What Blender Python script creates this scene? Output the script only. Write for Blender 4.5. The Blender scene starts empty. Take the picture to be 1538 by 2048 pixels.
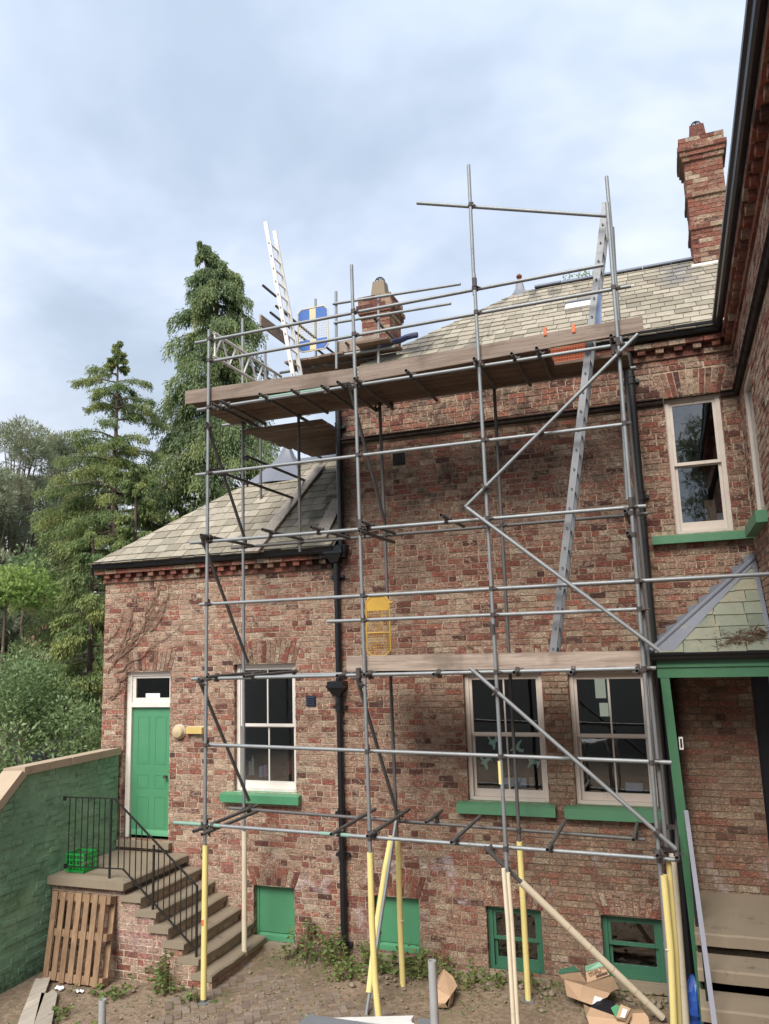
import bpy, math, random
import numpy as np
from mathutils import Vector, Matrix, Euler

random.seed(7)
NR = np.random.RandomState(11)
C = bpy.context.scene.collection
SC = bpy.context.scene
PI = math.pi

# ------------------------------------------------------------------ camera
F_PX = 1560.93
CAM = np.array([6.2527, -11.3831, 4.7205])
ROT = (1.73798, 0.03045, 0.35598)
cam_data = bpy.data.cameras.new('camera')
cam = bpy.data.objects.new('camera', cam_data)
C.objects.link(cam)
cam_data.sensor_fit = 'VERTICAL'
cam_data.sensor_height = 24.0
cam_data.sensor_width = 18.02
cam_data.lens = F_PX / 2048 * 24.0
cam_data.clip_start = 0.05
cam_data.clip_end = 3000
cam.location = CAM
cam.rotation_euler = ROT
SC.camera = cam
RM = np.array(Euler(ROT, 'XYZ').to_matrix())

# ------------------------------------------------------------------ sky, sun, exposure
SUN_ELEV = math.radians(47)
SUN_DIR = Vector((-0.08, -1.0, 0.0)).normalized() * math.cos(SUN_ELEV) + Vector((0, 0, math.sin(SUN_ELEV)))
world = bpy.data.worlds.new('World')
SC.world = world
world.use_nodes = True
SUN_STRENGTH = 1.5
SKY_STRENGTH = 0.10
EXPOSURE = 1.85

sun_data = bpy.data.lights.new('sun', 'SUN')
sun_data.energy = SUN_STRENGTH
sun_data.angle = math.radians(32)
sun_data.color = (1.0, 0.955, 0.89)
sun = bpy.data.objects.new('sun', sun_data)
C.objects.link(sun)
sun.rotation_euler = SUN_DIR.to_track_quat('Z', 'Y').to_euler()

vs = SC.view_settings
vs.view_transform = 'Standard'
vs.look = 'None'
vs.exposure = EXPOSURE
vs.gamma = 1
vs.use_curve_mapping = False

# ------------------------------------------------------------------ node helper
class S:
    """a shader socket with arithmetic"""
    def __init__(s, nt, k): s.nt, s.k = nt, k
    def _m(s, op, o=None, clamp=False, third=None):
        n = s.nt.nodes.new('ShaderNodeMath'); n.operation = op; n.use_clamp = clamp
        s.nt.links.new(s.k, n.inputs[0])
        for i, v in ((1, o), (2, third)):
            if v is None: continue
            if isinstance(v, S): s.nt.links.new(v.k, n.inputs[i])
            else: n.inputs[i].default_value = v
        return S(s.nt, n.outputs[0])
    def __add__(s, o): return s._m('ADD', o)
    def __radd__(s, o): return s._m('ADD', o)
    def __sub__(s, o): return s._m('SUBTRACT', o)
    def __rsub__(s, o): return (s * -1.0) + o
    def __mul__(s, o): return s._m('MULTIPLY', o)
    def __rmul__(s, o): return s._m('MULTIPLY', o)
    def __truediv__(s, o): return s._m('DIVIDE', o)
    def abs(s): return s._m('ABSOLUTE')
    def fract(s): return s._m('FRACT')
    def clamp(s): return s._m('ADD', 0.0, True)
    def max(s, o): return s._m('MAXIMUM', o)
    def min(s, o): return s._m('MINIMUM', o)
    def step(s, a, b):
        n = s.nt.nodes.new('ShaderNodeMapRange'); n.interpolation_type = 'SMOOTHSTEP'
        s.nt.links.new(s.k, n.inputs['Value'])
        if a < b:
            n.inputs['From Min'].default_value = a; n.inputs['From Max'].default_value = b
        else:
            n.inputs['From Min'].default_value = b; n.inputs['From Max'].default_value = a
            n.inputs['To Min'].default_value = 1; n.inputs['To Max'].default_value = 0
        return S(s.nt, n.outputs[0])

def position(nt):
    g = nt.nodes.new('ShaderNodeNewGeometry')
    return S(nt, g.outputs['Position'])
def xyz(v):
    n = v.nt.nodes.new('ShaderNodeSeparateXYZ'); v.nt.links.new(v.k, n.inputs[0])
    return [S(v.nt, o) for o in n.outputs]
def scaled(v, f):
    n = v.nt.nodes.new('ShaderNodeVectorMath'); n.operation = 'MULTIPLY'
    v.nt.links.new(v.k, n.inputs[0]); n.inputs[1].default_value = f
    return S(v.nt, n.outputs[0])
def noise(v, scale, detail=3, rough=.55, dist=0.0):
    n = v.nt.nodes.new('ShaderNodeTexNoise')
    v.nt.links.new(v.k, n.inputs['Vector'])
    n.inputs['Scale'].default_value = scale; n.inputs['Detail'].default_value = detail
    n.inputs['Roughness'].default_value = rough; n.inputs['Distortion'].default_value = dist
    return S(v.nt, n.outputs['Fac'])
def attr(nt, name='rnd'):
    n = nt.nodes.new('ShaderNodeAttribute'); n.attribute_name = name
    return S(nt, n.outputs['Fac'])
def ramp(f, stops, interp='LINEAR'):
    n = f.nt.nodes.new('ShaderNodeValToRGB'); f.nt.links.new(f.k, n.inputs[0])
    e = n.color_ramp.elements; n.color_ramp.interpolation = interp
    while len(e) < len(stops): e.new(0.5)
    for i, (p, c) in enumerate(stops):
        e[i].position = p; e[i].color = (c[0], c[1], c[2], 1)
    return S(f.nt, n.outputs[0])
def mix(a, b, f, mode='MIX'):
    nt = a.nt if isinstance(a, S) else b.nt if isinstance(b, S) else f.nt
    n = nt.nodes.new('ShaderNodeMix'); n.data_type = 'RGBA'; n.blend_type = mode
    for i, v in ((6, a), (7, b), (0, f)):
        if isinstance(v, S): nt.links.new(v.k, n.inputs[i])
        elif i == 0: n.inputs[i].default_value = v
        else: n.inputs[i].default_value = (v[0], v[1], v[2], 1)
    return S(nt, n.outputs[2])
def new_mat(name):
    m = bpy.data.materials.new(name); m.use_nodes = True
    nt = m.node_tree; b = nt.nodes['Principled BSDF']
    return m, nt, b
def plug(b, key, v):
    if isinstance(v, S): b.id_data.links.new(v.k, b.inputs[key])
    elif isinstance(v, (tuple, list)): b.inputs[key].default_value = (*v, 1)[:4]
    else: b.inputs[key].default_value = v
def bump(b, h, dist=.01, strength=1.0):
    n = b.id_data.nodes.new('ShaderNodeBump'); n.inputs['Distance'].default_value = dist
    n.inputs['Strength'].default_value = strength
    b.id_data.links.new(h.k, n.inputs['Height']); b.id_data.links.new(n.outputs[0], b.inputs['Normal'])

# ------------------------------------------------------------------ overcast sky
nt = world.node_tree
for n in list(nt.nodes): nt.nodes.remove(n)
out = nt.nodes.new('ShaderNodeOutputWorld'); bg = nt.nodes.new('ShaderNodeBackground')
sky = nt.nodes.new('ShaderNodeTexSky'); sky.sky_type = 'NISHITA'; sky.sun_disc = False
sky.sun_elevation = SUN_ELEV
sky.sun_rotation = math.atan2(SUN_DIR.x, SUN_DIR.y)
sky.air_density = 1.0; sky.dust_density = 2.0; sky.ozone_density = 1.0
tc = nt.nodes.new('ShaderNodeTexCoord')
d = S(nt, tc.outputs['Generated'])
dx, dy, dz = xyz(d)
def plane_coord(d, dx, dy, dz):
    n = nt.nodes.new('ShaderNodeCombineXYZ')
    den = dz.max(0.02) + 0.18
    nt.links.new((dx / den).k, n.inputs[0]); nt.links.new((dy / den).k, n.inputs[1])
    return S(nt, n.outputs[0])
pc = plane_coord(d, dx, dy, dz)
n1 = noise(pc, 0.95, 5, .55, .5)
n2 = noise(pc, 1.7, 5, .55, .2)
cl = (n1 * .72 + n2 * .28)
cloud = ramp(cl, [(.34, (1.24, 1.54, 1.92)), (.43, (1.48, 1.78, 2.20)), (.50, (1.86, 2.14, 2.60)), (.58, (2.50, 2.70, 3.10)), (.68, (3.2, 3.3, 3.55))])
# a real overcast dome is brighter towards the zenith and has a pale rim low down
lift = dz.max(0.0) * .42 + .86
vm = nt.nodes.new('ShaderNodeVectorMath'); vm.operation = 'SCALE'
nt.links.new(cloud.k, vm.inputs[0]); nt.links.new(lift.k, vm.inputs['Scale'])
cloud = S(nt, vm.outputs[0])
rim = dz.step(0.46, 0.12) * (noise(pc, .9, 3).step(.40, .58) * .6 + dx.step(-.25, -.7) * .5).clamp()
cloud = mix(cloud, (3.3, 3.4, 3.6), rim * .9)
skyc = mix(S(nt, sky.outputs[0]), cloud, .96)
nt.links.new(skyc.k, bg.inputs[0]); bg.inputs[1].default_value = SKY_STRENGTH
nt.links.new(bg.outputs[0], out.inputs[0])

# ------------------------------------------------------------------ geometry helpers
def P(px, py, ax, v):
    """the point of the photograph's pixel (1538 x 2048) on the world plane axis = v"""
    d = RM @ np.array([(px - 769) / F_PX, -(py - 1024) / F_PX, -1.0])
    t = (v - CAM[ax]) / d[ax]
    return CAM + t * d
def proj(w):
    q = (np.asarray(w, float) - CAM) @ RM
    return np.array([769 + F_PX * q[..., 0] / -q[..., 2], 1024 - F_PX * q[..., 1] / -q[..., 2]])
def Yp(px, py, y): return P(px, py, 1, y)
def Zp(px, py, z): return P(px, py, 2, z)
def Xp(px, py, x): return P(px, py, 0, x)
def along_y(px, py, y0, px2, py2):
    a = Yp(px, py, y0); best = None
    for L in np.arange(-6, 6, .02):
        b = a + np.array([0, L, 0]); q = proj(b)
        e = (q[0] - px2) ** 2 + (q[1] - py2) ** 2
        if best is None or e < best[0]: best = (e, b)
    return a, best[1]

class MB:
    def __init__(s): s.v, s.f, s.a = [], [], []
    def add(s, verts, faces, rnd=None):
        o = len(s.v); s.v += [tuple(map(float, p)) for p in verts]
        s.f += [tuple(i + o for i in q) for q in faces]
        r = random.random() if rnd is None else rnd
        s.a += [r] * len(faces)
        return s
    def box(s, x0, x1, y0, y1, z0, z1, rnd=None):
        return s.add([(x0,y0,z0),(x1,y0,z0),(x1,y1,z0),(x0,y1,z0),(x0,y0,z1),(x1,y0,z1),(x1,y1,z1),(x0,y1,z1)], BOXF, rnd)
    def hexa(s, pts, rnd=None):            # 4 lower points then 4 upper, same order as box
        return s.add(pts, BOXF, rnd)
    def obox(s, c, ex, ey, ez, rnd=None):  # oriented box, half extents as vectors
        c, ex, ey, ez = map(np.asarray, (c, ex, ey, ez))
        return s.hexa([c-ex-ey-ez, c+ex-ey-ez, c+ex+ey-ez, c-ex+ey-ez, c-ex-ey+ez, c+ex-ey+ez, c+ex+ey+ez, c-ex+ey+ez], rnd)
    def bar(s, a, b, w, h, up=(0, 0, 1), rnd=None):
        a, b = np.asarray(a, float), np.asarray(b, float)
        d = b - a; L = np.linalg.norm(d); d = d / L
        u = np.asarray(up, float); sx = np.cross(d, u); sx = sx / (np.linalg.norm(sx) + 1e-9); u = np.cross(sx, d)
        return s.obox((a + b) / 2, d * L / 2, sx * w / 2, u * h / 2, rnd)
    def tube(s, a, b, r, seg=12, r2=None, hollow=True, caps=True, rnd=None):
        a, b = np.asarray(a, float), np.asarray(b, float)
        r2 = r if r2 is None else r2
        d = b - a; d = d / (np.linalg.norm(d) + 1e-9)
        t = np.array([1, 0, 0]) if abs(d[0]) < .8 else np.array([0, 1, 0])
        u = np.cross(d, t); u /= np.linalg.norm(u); w = np.cross(d, u)
        ring = [math.cos(2*PI*i/seg) * u + math.sin(2*PI*i/seg) * w for i in range(seg)]
        v = [a + r * q for q in ring] + [b + r2 * q for q in ring]
        f = [(i, (i+1) % seg, seg + (i+1) % seg, seg + i) for i in range(seg)]
        if hollow:
            k = .82; dd = min(.08, np.linalg.norm(b - a) * .3)
            for (p, rr, sgn, base) in ((a, r, 1, 0), (b, r2, -1, seg)):
                o = len(v); v += [p + rr*k*q for q in ring] + [p + sgn*dd*d + rr*k*q for q in ring]
                for i in range(seg):
                    j = (i+1) % seg
                    q1 = (base+i, o+i, o+j, base+j); q2 = (o+i, o+seg+i, o+seg+j, o+j)
                    f += [q1, q2] if sgn > 0 else [q1[::-1], q2[::-1]]
                cap = tuple(o+seg+i for i in range(seg)); f.append(cap[::-1] if sgn > 0 else cap)
        elif caps:
            f += [tuple(range(seg))[::-1], tuple(range(seg, 2*seg))]
        return s.add(v, f, rnd)
    def build(s, name, mat, parent=None, smooth=False, origin=True):
        me = bpy.data.meshes.new(name)
        v = np.array(s.v, float)
        o = np.zeros(3)
        if origin:
            o = (v.min(0) + v.max(0)) / 2
        me.from_pydata([tuple(q) for q in (v - o)], [], s.f)
        at = me.attributes.new('rnd', 'FLOAT', 'FACE'); at.data.foreach_set('value', np.array(s.a, np.float32))
        me.materials.append(mat)
        if smooth: smooth_mesh(me)
        ob = bpy.data.objects.new(name, me); C.objects.link(ob)
        ob.location = o
        if parent: set_parent(ob, parent)
        return ob
BOXF = [(0,3,2,1),(4,5,6,7),(0,1,5,4),(1,2,6,5),(2,3,7,6),(3,0,4,7)]

def smooth_mesh(me):
    me.polygons.foreach_set('use_smooth', [len(p.vertices) == 4 for p in me.polygons])
    try: me.set_sharp_from_angle(angle=math.radians(32))
    except Exception: pass
def wpos(ob):
    p = Vector(ob.location)
    while ob.parent: ob = ob.parent; p = p + ob.location
    return p
def set_parent(ob, parent):
    ob.location = Vector(ob.location) - wpos(parent)
    ob.parent = parent
def arr_mesh(name, v, f, mat, parent=None, rnd=None, smooth=False):
    me = bpy.data.meshes.new(name)
    v = np.asarray(v, np.float32); f = np.asarray(f, np.int32)
    o = (v.min(0) + v.max(0)) / 2; v = v - o
    k = f.shape[1]
    me.vertices.add(len(v)); me.vertices.foreach_set('co', v.ravel())
    me.loops.add(f.size); me.loops.foreach_set('vertex_index', f.ravel())
    me.polygons.add(len(f)); me.polygons.foreach_set('loop_start', np.arange(0, f.size, k, dtype=np.int32))
    if rnd is not None:
        at = me.attributes.new('rnd', 'FLOAT', 'FACE'); at.data.foreach_set('value', np.asarray(rnd, np.float32))
    me.update(calc_edges=True); me.validate()
    me.materials.append(mat)
    ob = bpy.data.objects.new(name, me); C.objects.link(ob); ob.location = o
    if parent: set_parent(ob, parent)
    return ob
def thing(name, label, cat, loc=(0, 0, 0), group=None):
    o = bpy.data.objects.new(name, None); C.objects.link(o)
    o.location = loc; o.empty_display_size = .2
    o['label'] = label; o['category'] = cat
    if group: o['group'] = group
    return o
def tag(o, label, cat, group=None):
    o['label'] = label; o['category'] = cat
    if group: o['group'] = group
    return o
def structure(o): o['kind'] = 'structure'; return o
def stuff(o): o['kind'] = 'stuff'; return o
def share(ob, loc=None, parent=None, rot=None):
    c = ob.copy(); C.objects.link(c)
    if loc is not None: c.location = loc
    if rot is not None: c.rotation_euler = rot
    return c
# ------------------------------------------------------------------ materials
def soot_wing(x, y, z, n):
    a = (x - 1.28).abs().step(.42, .05) * z.step(5.4, 6.05) * n.step(.3, .55)
    b = z.step(5.86, 5.96) * n.step(.35, .7) * .6
    return a.max(b)
def soot_house(x, y, z, n):
    a = (x - 1.32).abs().step(.38, .06) * z.step(5.0, 6.6) * n.step(.28, .5)
    b = (z - 8.0).abs().step(.30, .06) * n.step(.40, .62) * .9
    c = z.step(5.4, 7.4) * x.step(6.6, 4.8) * n.step(.44, .64) * .85
    e = (x - 6.0).abs().step(.30, .12) * z.step(5.2, 4.2) * n.step(.16, .34)
    g = z.step(4.6, 4.2) * x.step(3.0, 5.6) * n.step(.42, .75) * .5
    return a.max(b).max(c).max(e).max(g)
def no_soot(x, y, z, n): return n.step(.58, .8) * .35

def brick_mat(name, soot, pale=.5, bright=1.0, pink=False, tan=False):
    m, nt, b = new_mat(name)
    p = position(nt); x, y, z = xyz(p); r = attr(nt)
    k = bright
    col = ramp(r, [(0, (.10*k, .048*k, .042*k)), (.10, (.19*k, .076*k, .058*k)), (.30, (.30*k, .112*k, .080*k)), (.50, (.37*k, .145*k, .100*k)),
                   (.64, (.30*k, .150*k, .108*k)), (.80, (.36*k, .215*k, .150*k)), (.92, (.43*k, .31*k, .22*k)), (1, (.52*k, .41*k, .30*k))])
    r2 = (r * 17.31).fract(); r3 = (r * 43.7).fract()
    ps = scaled(p, (1, 1, 1.8))
    f1 = noise(ps, 11, 5, .70, 1.0); f2 = noise(ps, 30, 4, .7); big = noise(p, .8, 4, .6)
    flake = (f1 * .62 + f2 * .38 + (r2 - .5) * .20 + (pale - .5) * .36 + (big - .5) * .25).step(.495, .545)
    cream = mix((.62*k, .49*k, .36*k), (.46*k, .315*k, .225*k), r3)
    col = mix(col, cream, flake * (r3 * .3 + .52))
    cr = noise(ps, 16, 4, .7, 2.2)
    crack = (cr - .5).abs().step(.050, .012) * f2.step(.36, .56)
    col = mix(col, (.11, .068, .052), crack * .65)
    pits = f2.step(.42, .35)
    col = mix(col, (.10, .06, .048), pits * .6)
    if tan:   # the lower right of the tall wall is a browner, sandier brick
        tn = x.step(2.2, 4.6) * z.step(5.0, 4.0)
        col = mix(col, mix((.30, .205, .135), (.42, .31, .21), r3), tn * (r2 * .5 + .12))
    if pink:
        w = noise(p, 1.1, 4, .6).step(.46, .66) * z.step(2.6, .9) * x.step(2.2, .6)
        col = mix(col, (.50, .30, .29), w * .45)
        w2 = noise(p, 2.3, 5, .65).step(.55, .66) * z.step(2.2, 1.5) * z.step(.3, .8)
        col = mix(col, (.62, .52, .53), w2 * .6 * x.step(-2.5, 1.2))
        gr = noise(p, 1.7, 4).step(.45, .6) * z.step(.75, .2)
        col = mix(col, (.13, .10, .075), gr * .6)
    so = soot(x, y, z, noise(p, 2.2, 6, .7) * .55 + noise(p, 11, 3) * .3 + r2 * .15)
    col = mix(col, (.030, .022, .020), so * .88)
    plug(b, 'Base Color', col); plug(b, 'Roughness', .93); plug(b, 'Specular IOR Level', .2)
    bump(b, f1 * .6 + f2 * .5 - crack * .5, .016, 1.0)
    return m
def mortar_mat(name, c=(.36, .275, .195), soot=no_soot, dark=None):
    m, nt, b = new_mat(name); p = position(nt); x, y, z = xyz(p)
    n = noise(p, 9, 5, .6)
    col = mix(tuple(q*.62 for q in c), c, n.step(.38, .62))
    if dark: col = mix(col, dark, (x.step(1.6, 4.6) * z.step(6.0, 4.4) * .75 + (noise(p, .9, 4) - .5) * .9).clamp())
    so = soot(x, y, z, noise(p, 2.2, 6, .7) * .75 + n * .25)
    col = mix(col, (.03, .024, .022), so * .85)
    plug(b, 'Base Color', col); plug(b, 'Roughness', .95); plug(b, 'Specular IOR Level', .1)
    bump(b, noise(p, 60, 3), .006)
    return m
def paint_mat(name, c, wear=.25, rough=.5, dirt=(.10, .09, .06), scale=5, wearcol=None):
    m, nt, b = new_mat(name); p = position(nt)
    n = noise(p, scale, 6, .6); n2 = noise(p, scale * 7, 4, .6)
    col = mix(c, tuple(q * .80 for q in c), n)
    col = mix(col, dirt, (n * .6 + n2 * .4).step(.56, .70) * wear)
    if wearcol: col = mix(col, wearcol, (n * .5 + n2 * .5).step(.60, .64) * .8)
    plug(b, 'Base Color', col); plug(b, 'Roughness', rough)
    bump(b, n2, .003, .6)
    return m
def steel_mat(name, c=(.34, .355, .365), rust=.25, metallic=.55, rough=.5):
    m, nt, b = new_mat(name); p = position(nt)
    n = noise(p, 6, 5, .65); n2 = noise(p, 38, 3)
    col = mix(c, tuple(q*.62 for q in c), n)
    col = mix(col, (.16, .085, .05), (n * .5 + n2 * .5).step(.57, .66) * rust)
    plug(b, 'Base Color', col); plug(b, 'Metallic', metallic); plug(b, 'Roughness', n2 * .25 + (rough - .1))
    return m
def wood_mat(name, c1, c2, axis=0, rough=.85, dirt=.3):
    m, nt, b = new_mat(name); p = position(nt); r = attr(nt)
    f = [22, 22, 22]; f[axis] = 1.2
    f = [q * (1 if q > 2 else .9) for q in f]; g = noise(scaled(p, f), 1.0, 6, .72, .8); big = noise(p, 2.2, 4)
    col = mix(c1, c2, g.step(.32, .68))
    col = mix(col, tuple(q*.55 for q in c1), (r - .35).clamp() * .8)
    col = mix(col, (.11, .085, .065), big.step(.5, .72) * dirt)
    kn = noise(p, 7, 2).step(.71, .76)
    col = mix(col, (.12, .07, .04), kn * .7)
    plug(b, 'Base Color', col); plug(b, 'Roughness', rough); plug(b, 'Specular IOR Level', .2)
    bump(b, g, .004)
    return m
def plain(name, c, rough=.7, metallic=0.0, spec=.4):
    m, nt, b = new_mat(name); p = position(nt)
    n = noise(p, 12, 4)
    plug(b, 'Base Color', mix(c, tuple(q*.78 for q in c), n)); plug(b, 'Roughness', rough); plug(b, 'Metallic', metallic)
    plug(b, 'Specular IOR Level', spec)
    return m
def slate_mat(name, dark=False):
    m, nt, b = new_mat(name); p = position(nt); x, y, z = xyz(p); r = attr(nt)
    if dark:   # greenish porch slate
        col = ramp(r, [(0, (.13, .15, .115)), (.35, (.19, .205, .155)), (.7, (.22, .225, .17)), (1, (.25, .225, .16))])
    else:
        col = ramp(r, [(0, (.20, .175, .135)), (.3, (.275, .242, .185)), (.75, (.325, .287, .222)), (1, (.36, .322, .255))])
    n = noise(p, 14, 5, .65); big = noise(scaled(p, (1.6, .5, .5)), 1.0, 4, .6)
    col = mix(col, tuple((.16, .145, .10)), n.step(.5, .68) * .55)
    if not dark:
        st = big.step(.5, .62) * ((x - 3.4).abs().step(1.9, .9) * z.step(8.6, 9.2) * .75 + .22)
        col = mix(col, (.13, .12, .10), st.clamp())
        gr = ((x - .95).abs().step(.75, .3)) * z.step(8.8, 8.4) * noise(p, 3, 4).step(.36, .55)
        col = mix(col, (.105, .105, .075), gr * .75)
        dk = (x - 6.75).abs().step(.5, .1) * z.step(10.2, 10.9) * noise(p, 2.5, 4).step(.4, .6)
        col = mix(col, (.13, .13, .14), dk * .8)
    else:
        col = mix(col, (.30, .255, .165), noise(p, 5, 4).step(.55, .7) * .5)
    plug(b, 'Base Color', col); plug(b, 'Roughness', .8); plug(b, 'Specular IOR Level', .25)
    bump(b, n, .006)
    return m
def glass_mat(name, tint=(.75, .8, .82)):
    m = bpy.data.materials.new(name); m.use_nodes = True; nt = m.node_tree
    for n in list(nt.nodes): nt.nodes.remove(n)
    o = nt.nodes.new('ShaderNodeOutputMaterial'); mx = nt.nodes.new('ShaderNodeMixShader')
    tr = nt.nodes.new('ShaderNodeBsdfTransparent'); gl = nt.nodes.new('ShaderNodeBsdfGlossy')
    fr = nt.nodes.new('ShaderNodeFresnel'); fr.inputs['IOR'].default_value = 1.9
    p = position(nt); bp = nt.nodes.new('ShaderNodeBump'); bp.inputs['Distance'].default_value = .004
    bp.inputs['Strength'].default_value = .25
    nt.links.new(noise(p, 2.6, 2).k, bp.inputs['Height'])
    nt.links.new(bp.outputs[0], gl.inputs['Normal']); nt.links.new(bp.outputs[0], fr.inputs['Normal'])
    tr.inputs[0].default_value = (*tint, 1); gl.inputs[0].default_value = (1, 1, 1, 1); gl.inputs['Roughness'].default_value = .015
    f = S(nt, fr.outputs[0]) * .95
    nt.links.new(f.k, mx.inputs[0]); nt.links.new(tr.outputs[0], mx.inputs[1]); nt.links.new(gl.outputs[0], mx.inputs[2])
    nt.links.new(mx.outputs[0], o.inputs[0])
    return m
def leaf_mat(name, stops, trans=.22, rough=.6):
    m, nt, b = new_mat(name); r = attr(nt); p = position(nt)
    col = ramp((r * .7 + noise(p, 1.1, 3) * .5 - .1).clamp(), stops)
    plug(b, 'Base Color', col); plug(b, 'Roughness', rough); plug(b, 'Specular IOR Level', .35)
    t = nt.nodes.new('ShaderNodeBsdfTranslucent'); mx = nt.nodes.new('ShaderNodeMixShader'); mx.inputs[0].default_value = trans
    nt.links.new(col.k, t.inputs[0]); o = nt.nodes['Material Output']
    nt.links.new(b.outputs[0], mx.inputs[1]); nt.links.new(t.outputs[0], mx.inputs[2]); nt.links.new(mx.outputs[0], o.inputs[0])
    return m

M = {}
M['brick_wing'] = brick_mat('weathered_brick_low', soot_wing, .60, 1.2, True)
M['brick_house'] = brick_mat('weathered_brick_tall', soot_house, .54, 1.04, True, True)
M['brick_side'] = brick_mat('weathered_brick_right', no_soot, .60, 1.12)
M['brick_red'] = brick_mat('red_dressing_brick', lambda x, y, z, n: (n.step(.55, .75) * .5).max((x - 1.0).abs().step(.45, .1) * (z - 6.1).abs().step(.3, .2) * n.step(.3, .45)), .12, 1.1)
M['brick_chimney'] = brick_mat('chimney_brick', lambda x, y, z, n: n.step(.52, .75) * .5, .30, 1.05)
M['brick_arch'] = brick_mat('arch_brick', lambda x, y, z, n: n.step(.6, .75) * .4, .48, 1.0)
M['mortar_wing'] = mortar_mat('mortar_low', (.56, .45, .34), soot_wing)
M['mortar_house'] = mortar_mat('mortar_tall', (.47, .36, .26), soot_house, (.13, .09, .062))
M['mortar'] = mortar_mat('mortar_plain', (.37, .285, .20))
M['mortar_dark'] = mortar_mat('soot_black_moulding', (.045, .034, .030))
M['slate'] = slate_mat('stone_slate'); M['slate_porch'] = slate_mat('green_slate', True)
M['underlay'] = plain('roof_underlay', (.10, .09, .075), .95)
M['lead'] = paint_mat('lead_sheet', (.165, .175, .205), .6, .5, (.29, .28, .27), 5)
M['ridge'] = paint_mat('blue_ridge_tile', (.15, .165, .20), .3, .6, (.25, .24, .2), 5)
M['white'] = paint_mat('white_gloss_paint', (.74, .69, .62), .35, .42, (.40, .33, .26), 5)
M['cream_white'] = paint_mat('aged_white_paint', (.62, .535, .46), .45, .5, (.33, .24, .17), 6)
M['green'] = paint_mat('green_gloss_paint', (.080, .265, .135), .42, .38, (.13, .20, .11), 4)
M['green_sill'] = paint_mat('green_sill_paint', (.085, .225, .118), .40, .55, (.13, .17, .09), 5)
M['green_dark'] = paint_mat('green_frame_paint', (.040, .135, .078), .35, .5, (.05, .06, .035), 5)
M['green_post'] = paint_mat('green_post_paint', (.060, .175, .088), .15, .45, (.06, .08, .05), 4)
M['tube_green'] = plain('pale_green_tube_paint', (.20, .33, .265), .6)
M['black'] = paint_mat('black_gloss_paint', (.012, .013, .017), .25, .32, (.05, .045, .04), 5)
M['iron'] = paint_mat('black_iron_paint', (.014, .014, .014), .3, .5, (.07, .045, .03), 9)
M['glass'] = glass_mat('window_glass', (.90, .92, .94))
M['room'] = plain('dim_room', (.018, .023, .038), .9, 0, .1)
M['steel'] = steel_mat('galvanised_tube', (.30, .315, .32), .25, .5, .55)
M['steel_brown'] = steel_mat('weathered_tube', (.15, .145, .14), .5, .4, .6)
M['coupler'] = steel_mat('rusty_coupler', (.10, .085, .08), .8, .45, .6)
M['alu'] = steel_mat('ladder_aluminium', (.26, .265, .275), .06, .45, .5)
M['tube_pale'] = steel_mat('pale_galvanised_tube', (.50, .50, .49), .12, .35, .5)
M['alu_pale'] = plain('pale_aluminium', (.70, .67, .62), .5, .15)
M['toe'] = wood_mat('toe_board_timber', (.225, .17, .135), (.385, .31, .255), 0, .9, .6)
M['board'] = wood_mat('scaffold_board', (.12, .082, .06), (.22, .16, .118), 0, .9, .6)
M['board_y'] = wood_mat('scaffold_board_across', (.19, .13, .095), (.30, .22, .16), 1, .9, .5)
M['pallet'] = wood_mat('pallet_timber', (.205, .125, .075), (.33, .215, .13), 2, .9, .5)
M['plank'] = wood_mat('grey_plank', (.33, .285, .235), (.47, .415, .35), 1)
M['foam_yellow'] = paint_mat('yellow_foam', (.74, .615, .235), .14, .75, (.45, .33, .12), 4)
M['foam_cream'] = paint_mat('cream_foam', (.70, .605, .45), .30, .75, (.36, .28, .18), 5)
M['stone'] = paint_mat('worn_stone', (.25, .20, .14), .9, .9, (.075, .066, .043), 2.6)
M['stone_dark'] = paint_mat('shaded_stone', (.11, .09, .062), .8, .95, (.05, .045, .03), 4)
M['coping'] = paint_mat('coping_stone', (.42, .325, .225), .5, .9, (.17, .13, .085), 4)
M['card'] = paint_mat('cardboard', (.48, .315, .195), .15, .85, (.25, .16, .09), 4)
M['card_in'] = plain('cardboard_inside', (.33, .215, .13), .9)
M['paper'] = plain('white_paper', (.78, .78, .78), .8)
M['paper_blue'] = plain('pale_blue_paper', (.72, .82, .95), .8)
M['sticker'] = plain('pale_green_card', (.62, .90, .66), .8)
M['yellow'] = paint_mat('yellow_gate_paint', (.56, .33, .05), .1, .5, (.4, .25, .08), 6)
M['gate_cream'] = paint_mat('worn_yellow_paint', (.66, .56, .33), .2, .6, (.35, .26, .12), 6)
M['gate_blue'] = paint_mat('chipped_blue_paint', (.035, .13, .42), .0, .5, (.05, .1, .3), 9, (.62, .53, .32))
M['crate'] = plain('green_plastic', (.02, .33, .06), .4)
M['blue_plastic'] = plain('blue_plastic', (.03, .10, .42), .35)
M['orange'] = plain('orange_plastic', (.62, .17, .075), .6)
M['lamp_beige'] = plain('beige_lamp_cover', (.55, .44, .26), .4)
M['lamp_yellow'] = plain('yellowed_lamp_cover', (.62, .45, .16), .4)
M['vent'] = plain('dark_blue_louvre', (.02, .028, .055), .45)
M['trunk'] = plain('conifer_bark', (.13, .095, .075), .95)
M['trunk_pale'] = plain('reddish_bark', (.20, .14, .115), .95)
M['stem'] = plain('dry_creeper_stem', (.26, .16, .11), .95)
M['twig'] = plain('dry_twigs', (.15, .095, .06), .95)
M['bottle'] = plain('frosted_bottle', (.62, .72, .62), .3)
M['pink'] = plain('pink_plastic', (.62, .40, .55), .5)
M['pale_blue'] = plain('pale_blue_plastic', (.42, .55, .85), .5)
M['red'] = plain('red_plastic', (.62, .14, .08), .5)
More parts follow.
